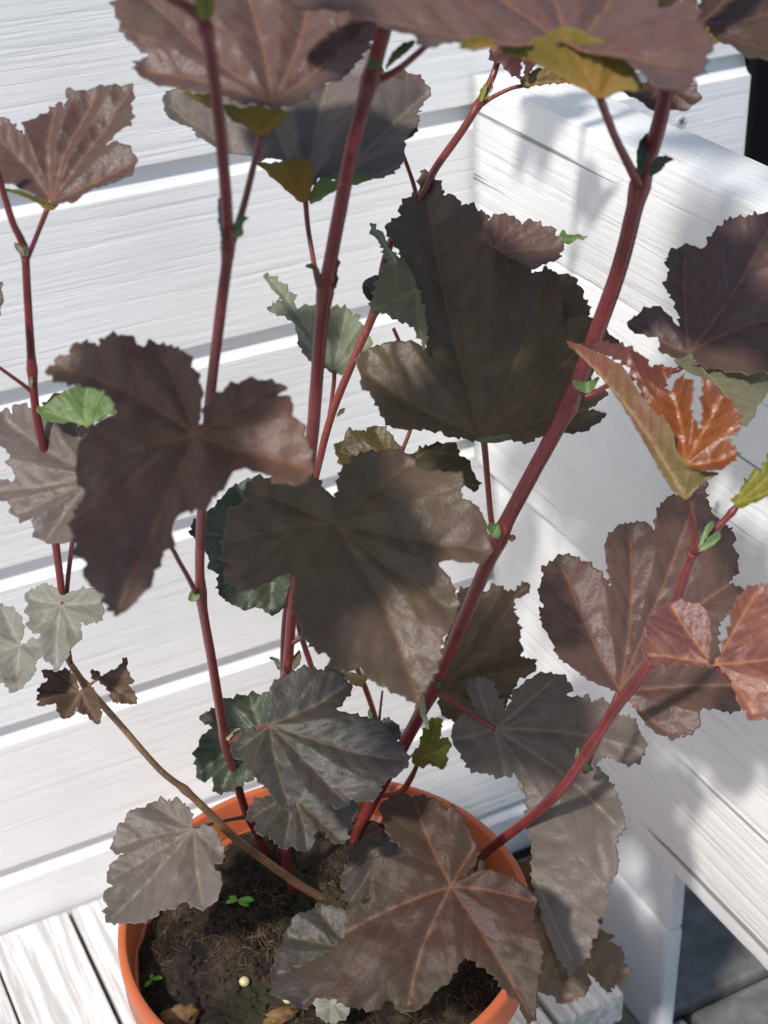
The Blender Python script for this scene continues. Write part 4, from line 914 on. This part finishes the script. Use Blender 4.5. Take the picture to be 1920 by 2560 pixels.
leaf([(195, 1766), (210, 1736), (240, 1704), (300, 1700), (290, 1766), (240, 1790)], (300, 1790), .30, (.0, -.4), 'wine', [(230, 1715)], nv=500)
l = leaf([(270, 2597), (280, 2577), (330, 2562), (380, 2552), (420, 2562), (450, 2587), (445, 2612), (455, 2642), (450, 2672), (440, 2697), (380, 2707), (345, 2692), (355, 2732), (350, 2772), (315, 2812), (300, 2852), (270, 2867), (245, 2902), (215, 2862), (190, 2852), (180, 2802), (170, 2772), (195, 2732), (215, 2682), (255, 2632), (240, 2622), (200, 2637), (185, 2682), (200, 2712), (180, 2742), (140, 2732), (120, 2702), (130, 2672), (110, 2642), (125, 2612), (108, 2592), (120, 2557), (160, 2547), (190, 2532), (240, 2547), (268, 2575)],
         (265, 2614), .30, (-.05, -.5), 'pale', [(440, 2600), (250, 2890), (125, 2580), (150, 2720), (340, 2760)], nv=2800, tooth=.004, amp=.0011)
petiole(l, [(265, 2612, .30, 16), (275, 2590, .298, 14), (285, 2560, .294, 14)])
leaf([(-40, 2627), (0, 2622), (45, 2632), (80, 2652), (105, 2702), (105, 2742), (85, 2782), (100, 2787), (130, 2762), (165, 2767), (180, 2812), (175, 2852), (155, 2872), (160, 2902), (120, 2952), (70, 2992), (40, 2982), (20, 2957), (-40, 2952)], (88, 2788), .295, (-.1, -.5), 'pale', [(20, 2640), (170, 2790), (60, 2980), (-30, 2820)], nv=2200, tooth=.004, amp=.0011)
l = leaf([(340, 2982), (330, 2932), (290, 2902), (250, 2902), (205, 2912), (200, 2942), (215, 2957), (175, 2987), (180, 3012), (175, 3042), (190, 3062), (185, 3087), (230, 3072), (250, 3057), (265, 3102), (290, 3107), (320, 3092), (330, 3042), (345, 3087), (375, 3087), (395, 3112), (425, 3130), (440, 3092), (435, 3042), (415, 3002), (385, 2977)],
         (350, 2985), .305, (.0, -.5), 'dry', [(190, 2990), (285, 3100), (420, 3120), (250, 2910)], fold=.7, und=.006, nv=2200, relief=1.8, label='withered brown leaf', tooth=.0035, amp=.001)
l = leaf([(395, 2902), (430, 2902), (430, 2922), (470, 2902), (510, 2882), (545, 2837), (550, 2892), (570, 2932), (578, 2957), (555, 2962), (580, 2992), (590, 3037), (550, 3040), (490, 3032), (475, 2992), (440, 2952), (405, 2932)],
         (420, 2935), .30, (.1, -.2), 'dry', [(545, 2845), (580, 3030), (490, 3020)], fold=.6, und=.005, nv=1600, relief=1.6, label='small withered dark brown leaf', tooth=.0035, amp=.001)
petiole(l, [(420, 2935, .30, 14), (400, 2950, .298, 14), (370, 2972, .294, 16)], M_TWIG)
leaf([(-70, 1230), (0, 1236), (12, 1270), (5, 1330), (2, 1390), (-70, 1420)], (-60, 1330), .31, (-.2, -.4), 'purple', [(8, 1300)], nv=400)
# pale green leaf in the gap, close to the wall
l = leaf([(1145, 1196), (1180, 1206), (1230, 1246), (1270, 1291), (1280, 1336), (1330, 1331), (1365, 1341), (1420, 1350), (1440, 1341), (1505, 1341), (1512, 1376), (1540, 1376), (1560, 1416), (1600, 1466), (1600, 1506), (1560, 1536), (1530, 1586), (1480, 1620), (1440, 1612), (1405, 1596), (1340, 1566), (1310, 1526), (1290, 1496), (1285, 1446), (1260, 1390), (1190, 1361), (1158, 1341), (1190, 1321), (1220, 1306), (1190, 1276), (1160, 1236)],
         (1440, 1605), .225, (.0, -.4), 'sage', [(1500, 1345), (1160, 1205), (1595, 1480), (1165, 1340)], fold=.4, nv=3400)
petiole(l, [(1442, 1605, .225, 22), (1444, 1640, .23, 22), (1432, 1740, .24, 20), (1418, 1830, .25, 22)])
leaf([(830, 2272), (880, 2232), (930, 2200), (960, 2160), (1010, 2100), (1100, 2080), (1250, 2150), (1300, 2300), (1260, 2500), (1232, 2620), (1200, 2652), (1150, 2652), (1130, 2627), (1060, 2642), (1020, 2622), (970, 2592), (940, 2542), (945, 2497), (910, 2452), (900, 2402), (850, 2332), (825, 2312)], (1180, 2340), .285, (-.05, -.35), 'deepgreen', [(850, 2290), (960, 2560), (1170, 2640), (1030, 2110)], nv=3400)
leaf([(1450, 1956), (1455, 1921), (1490, 1906), (1495, 1876), (1540, 1871), (1582, 1876), (1585, 1856), (1640, 1844), (1680, 1870), (1719, 1926), (1740, 1960), (1784, 1966), (1800, 1951), (1849, 1926), (1909, 1916), (1959, 1926), (1984, 1956), (1984, 1981), (2029, 1996), (2039, 2036), (2069, 2076), (2064, 2111), (2029, 2106), (1989, 2066), (1889, 2060), (1800, 2060), (1650, 2080), (1520, 2040), (1490, 2021), (1470, 2006)], (1725, 2030), .285, (.0, -.45), 'olive', [(1465, 1950), (2060, 2090), (1620, 1855), (1900, 1925)], nv=3000)
# small shoots and stipules
leaf([(1849, 3122), (1889, 3102), (1909, 3132), (1899, 3192), (1929, 3192), (1949, 3222), (1929, 3262), (1934, 3292), (1909, 3320), (1859, 3302), (1819, 3318), (1789, 3302), (1779, 3262), (1809, 3232), (1819, 3192)], (1840, 3270), .285, (.0, -.4), 'lime', [(1890, 3115), (1940, 3220), (1800, 3290), (1905, 3310)], nv=1300, tooth=.004, amp=.0012, label='small fresh yellow green leaf at the base')
leaf([(1660, 3112), (1690, 3115), (1730, 3160), (1730, 3180), (1700, 3210), (1660, 3230), (1610, 3190), (1620, 3140)], (1650, 3170), .262, (.0, -.4), 'deepgreen', [(1720, 3170)], nv=500)
leaf([(1400, 2890), (1415, 2877), (1480, 2900), (1575, 2920), (1578, 2950), (1545, 2972), (1500, 2945), (1410, 2915)], (1570, 2930), .30, (.0, -.4), 'olive', [(1405, 2895)], nv=500)
leaf([(3155, 2160), (3180, 2146), (3215, 2090), (3265, 2025), (3290, 2035), (3318, 1976), (3380, 1980), (3380, 2090), (3318, 2140), (3255, 2170), (3200, 2195)], (3180, 2175), .50, (.0, -.4), 'lime', [(3370, 1990), (3280, 2035), (3340, 2110)], nv=1000, label='unfolding lime and orange shoot tip')


def stipule(pts, Y, mat='green', name='stipule'):
    c_ = pts[0]
    return leaf(pts, c_, Y, (random.uniform(-.3, .3), -.3), mat, [pts[len(pts) // 2]], name=name, nv=160, sec=False, fold=.4, und=.0006, amp=.0004, tooth=.003)


stipule([(968, 1060), (950, 980), (945, 880), (958, 870), (968, 950)], .442, 'deepgreen')
stipule([(1022, 1030), (1015, 980), (1040, 940), (1072, 945), (1050, 970), (1050, 1010)], .442, 'green')
stipule([(1382, 1262), (1362, 1210), (1350, 1170), (1318, 1150), (1345, 1145), (1375, 1175), (1385, 1220)], .386, 'olive')
stipule([(1440, 1250), (1460, 1210), (1455, 1180), (1465, 1140), (1440, 1130)], .386, 'wine')
stipule([(1650, 280), (1600, 260), (1590, 290), (1615, 300)], .425, 'green')
stipule([(1665, 300), (1690, 240), (1740, 195), (1790, 182), (1765, 220), (1700, 270)], .425, 'green')
stipule([(2076, 440), (2075, 400), (2095, 365), (2105, 380), (2090, 430)], .225, 'lime')
stipule([(2095, 430), (2130, 390), (2125, 365), (2135, 350), (2110, 420)], .225, 'green')
stipule([(2765, 760), (2745, 690), (2760, 620), (2815, 570), (2810, 640), (2790, 700)], .45, 'deepgreen')
stipule([(2800, 750), (2820, 700), (2870, 680), (2910, 690), (2880, 705), (2850, 740), (2810, 760)], .452, 'deepgreen')
stipule([(2540, 1700), (2500, 1690), (2480, 1655), (2540, 1650), (2590, 1640), (2560, 1690)], .42, 'green')
stipule([(2130, 2320), (2105, 2290), (2110, 2270), (2150, 2265), (2162, 2300), (2150, 2330)], .36, 'green')
stipule([(2205, 2340), (2225, 2330), (2220, 2310), (2195, 2320)], .36, 'wine')
stipule([(1890, 2975), (1875, 2945), (1895, 2925), (1912, 2935), (1905, 2970)], .312, 'deepgreen')
stipule([(2490, 3300), (2485, 3260), (2495, 3230), (2505, 3260), (2500, 3300)], .40, 'green')
stipule([(2530, 3325), (2560, 3330), (2555, 3310), (2530, 3305)], .402, 'green')
stipule([(830, 2600), (815, 2590), (820, 2565), (845, 2545), (862, 2560), (858, 2590)], .352, 'green')
stipule([(985, 3200), (975, 3170), (1000, 3150), (1040, 3148), (1010, 3165), (1000, 3185)], .298, 'sage')
stipule([(1215, 2890), (1200, 2850), (1160, 2838), (1185, 2860), (1200, 2890)], .318, 'deepgreen')
stipule([(1265, 2890), (1270, 2840), (1295, 2810), (1298, 2850), (1285, 2880)], .318, 'olive')
stipule([(1640, 1300), (1600, 1310), (1570, 1270), (1570, 1220), (1605, 1203), (1635, 1206), (1640, 1250)], .265, 'deepgreen')
stipule([(1645, 1310), (1610, 1300), (1625, 1240), (1650, 1235), (1660, 1290)], .268, 'green')
stipule([(1640, 1310), (1680, 1290), (1700, 1240), (1665, 1225)], .266, 'deepgreen')
stipule([(1455, 1800), (1470, 1770), (1492, 1765), (1475, 1790)], .262, 'deepgreen')
stipule([(105, 1110), (75, 1085), (60, 1050), (85, 1060), (105, 1085)], .312, 'olive')
stipule([(115, 1110), (125, 1085), (105, 1060), (95, 1075)], .312, 'deepgreen')
stipule([(135, 1680), (125, 1650), (130, 1605), (142, 1620), (142, 1660)], .311, 'olive')
stipule([(880, 90), (850, 60), (840, -20), (870, -30), (890, 40)], .475, 'lime')
stipule([(900, 90), (920, 50), (915, -20), (890, -20), (885, 40)], .475, 'lime')
stipule([(3020, 2370), (3030, 2320), (3060, 2260), (3085, 2265), (3060, 2310)], .493, 'green')
stipule([(3020, 2380), (3060, 2370), (3110, 2330), (3105, 2300), (3060, 2330)], .494, 'green')
stipule([(1650, 3215), (1650, 3160), (1660, 3100), (1675, 3150)], .256, 'green')
stipule([(1600, 3120), (1590, 3080), (1600, 3060), (1612, 3090)], .256, 'green')
stipule([(2068, 3760), (2065, 3730), (2075, 3715), (2090, 3725), (2085, 3760)], .335, 'sage')
# little red leaf scraps at the foot of the stems
stipule([(1560, 3640), (1600, 3560), (1650, 3580), (1640, 3640)], .262, 'dry')
stipule([(1600, 3650), (1650, 3590), (1690, 3600), (1660, 3650)], .264, 'dry')

# ---- the shrub goes on above the frame: plain lobed leaves higher on each stem
LOBES = [(0.05, 0.0), (0.16, -0.12), (0.42, -0.10), (0.52, 0.05), (0.50, 0.22), (0.40, 0.30), (0.52, 0.40), (0.60, 0.55), (0.50, 0.70), (0.32, 0.72), (0.22, 0.66), (0.20, 0.85), (0.10, 1.02), (0.0, 1.08),
         (-0.10, 1.00), (-0.20, 0.86), (-0.22, 0.66), (-0.34, 0.74), (-0.52, 0.70), (-0.60, 0.54), (-0.50, 0.40), (-0.42, 0.28), (-0.52, 0.20), (-0.52, 0.02), (-0.40, -0.10), (-0.16, -0.12), (-0.05, 0.0)]


def free_leaf(p, nrm, tip, size, mat='purple'):
    nw = Vector(nrm).normalized(); v = Vector(tip); v = (v - nw * v.dot(nw)).normalized(); u = v.cross(nw)
    LEAFCOUNT[0] += 1; rs = random.Random(LEAFCOUNT[0])
    T2 = toothed(np.array(LOBES) * size, .0055, .0014, rs)
    tips = [np.array(q) * size for q in ((0, 1.03), (.55, .55), (-.55, .55), (.48, .05), (-.48, .05))]
    return blade(T2, tips, np.array(p), np.array(u), np.array(v), np.array(nw), mat, .22, (-1.5, -1.5), .0025, 'leaf', shrub, 1200, None, None, 1.0, rs, False)


def side_leaf(p, q, nrm, tip, size):
    lf = free_leaf(q, nrm, tip, size)
    p, q = np.array(p), np.array(q)
    tube('petiole', [p, p * .5 + q * .5 + np.array([0, 0, .003]), q], [.0014, .0011, .0011], M_STEM, lf, seg=8, n=5)
    return lf


def grow(base, top, ts, size):
    """stem continuing from base to top (world points) with alternate leaves at the given heights"""
    base, top = np.array(base), np.array(top)
    tube('stem', [base, base * .66 + top * .34 + np.array([.004, .003, 0]), base * .3 + top * .7, top], [.0042, .0036, .0028, .0016], M_STEM, shrub, n=6)
    for k, t in enumerate(ts):
        p = base + (top - base) * t; a = 2.4 * k + base[0] * 9
        d = np.array([math.cos(a), math.sin(a), .35])
        side_leaf(p, p + d * .03, (d[0] * .5, d[1] * .5, .85), (d[0], d[1], -.1), size * (1 - .35 * t))


for (gx, gy, Y, dx, dy, hgt, ts) in ((1720, -120, .43, .02, .03, .28, (.5, .62, .74, .86, .97)), (3010, -140, .46, .04, .03, .26, (.55, .7, .85, .97)), (2230, -80, .21, .03, .02, .12, (.3, .6, .9))):
    b0 = at(gx, gy, Y)
    grow(b0, b0 + np.array([dx, dy, hgt]), ts, .062)
# added arching shoot out beyond the frame, set to shade the big brown leaf
sh = [at(600, -110, .48), at(150, -300, .50), at(-330, 60, .52), at(-640, 600, .525), at(-760, 1200, .535), at(-700, 1650, .55)]
tube('stem', sh, [.0036, .0032, .0028, .0024, .002, .0014], M_STEM, shrub, n=7)
for (g, Y, k, sz) in (((430, 1600), .46, 3, .066), ((600, 1850), .475, 3, .07), ((330, 2010), .48, 4, .066), ((480, 2330), .49, 5, .062)):
    c_ = at(g[0], g[1], Y) + np.array(SUN) * .188 * S
    nrm = (SUN.x + .1, SUN.y + .15, SUN.z); tip = (-.35, .25, -.7)
    t_ = Vector(tip); n_ = Vector(nrm).normalized(); t_ = (t_ - n_ * t_.dot(n_)).normalized()
    side_leaf(sh[k], c_ - np.array(t_) * sz * .45, nrm, tip, sz)

up = []  # unseen shoot with two leaves, added sunward to shade the tall leaf
for (g, Y, t_, sz) in (((1900, 1740), .36, .50, .066), ((2330, 1720), .36, .54, .066)):
    c_ = at(g[0], g[1], Y) + np.array(SUN) * t_ * S
    n_ = Vector((SUN.x + .15, SUN.y + .1, SUN.z)).normalized(); d_ = Vector((.3, .5, -.6)); d_ = (d_ - n_ * d_.dot(n_)).normalized()
    up.append((c_ - np.array(d_) * sz * .45, n_, d_, sz))
stp = [sh[1], sh[1] * .6 + up[0][0] * .4 + np.array([-.012, .008, .02]), up[0][0] + np.array([-.02, -.012, -.012]), up[1][0] + np.array([-.02, -.012, -.008])]
tube('stem', stp, [.003, .0027, .0022, .0015], M_STEM, shrub, n=7)
for k, (q, n_, d_, sz) in enumerate(up):
    side_leaf(stp[k + 2], q, n_, d_, sz)

# ---- small things lying on or sprouting from the soil
def seedling(gx, gy, label, leaves, size):
    p = at_z(gx, gy, SZ + .004); p[2] = soil_h(p[0], p[1])
    root = empty('seedling', p); tag(root, label, 'seedling')
    tube('stem', [p - np.array([0, 0, .002]), p + np.array([0, 0, size * .5])], [.0005, .0004], M_SEED, root, seg=6, n=3)
    for (a, s_) in leaves:
        c_ = p + np.array([0, 0, size * .45]); d = np.array([math.cos(a), math.sin(a), .25]); sd = np.array([-math.sin(a), math.cos(a), 0])
        vv = []
        prof_ = [(0, .02), (.2, .16), (.5, .27), (.8, .2), (1, .02)]
        for t, w_ in prof_:
            q = c_ + d * size * s_ * t + np.array([0, 0, -.25 * size * t * t])
            vv += [q - sd * w_ * size * s_, q + np.array([0, 0, -.05 * size]), q + sd * w_ * size * s_]
        ff = []
        for i in range(4):
            b_ = i * 3; ff += [(b_, b_ + 1, b_ + 4, b_ + 3), (b_ + 1, b_ + 2, b_ + 5, b_ + 4)]
        o = mesh_at('leaf', vv, ff, M_SEED, c_, root, smooth=True)
        sm = o.modifiers.new('thickness', 'SOLIDIFY'); sm.thickness = .0003


seedling(1030, 3905, 'small bright green seedling with four leaves in the soil beside the grey leaf', [(.5, 1.2), (1.1, 1.0), (3.4, .9), (4.2, .8)], .0085)
seedling(652, 4222, 'tiny green sprout in the soil against the pot wall', [(.2, .9), (2.6, .8), (-1.2, .7)], .0075)


def pebble(name, gx, gy, r, mat, label, cat, squash=(1, 1, .9), rough=.05, group=None):
    p = at_z(gx, gy, SZ + .006); z = max(soil_h(p[0] + r * .7 * math.cos(q), p[1] + r * .7 * math.sin(q)) for q in range(7))
    bm = bmesh.new(); bmesh.ops.create_icosphere(bm, subdivisions=3, radius=r)
    for v in bm.verts:
        k = 1 + rough * noise.noise(v.co * 400); v.co = Vector((v.co.x * squash[0] * k, v.co.y * squash[1] * k, v.co.z * squash[2] * k))
    me = bpy.data.meshes.new(name); bm.to_mesh(me); bm.free(); me.materials.append(mat)
    me.polygons.foreach_set('use_smooth', [True] * len(me.polygons))
    o = bpy.data.objects.new(name, me); COL.objects.link(o); o.location = (p[0], p[1], z + r * squash[2] * .55)
    return tag(o, label, cat, group)


pebble('fertiliser_pellet', 1058, 4255, .0030, M_PELLET, 'round cream fertiliser pellet on the open soil', 'pellet')
pebble('fertiliser_pellet', 1247, 4347, .0030, M_PELLET, 'round cream fertiliser pellet beside the small pale leaf and the grey leaf', 'pellet')
M_HUSK = simple('straw_husk', (0.24, 0.14, 0.05), rough=.8, scale=160, col2=(0.09, 0.05, 0.022), bump=.6)
pebble('dry_husk', 775, 4385, .0085, M_HUSK, 'crumpled straw coloured husk on the soil near the pot rim', 'husk', (1.3, .9, .6), .5)
pebble('dry_husk', 1215, 4400, .0065, M_HUSK, 'flat brown husk on the soil below the second pellet', 'husk', (1.5, .8, .45), .5)
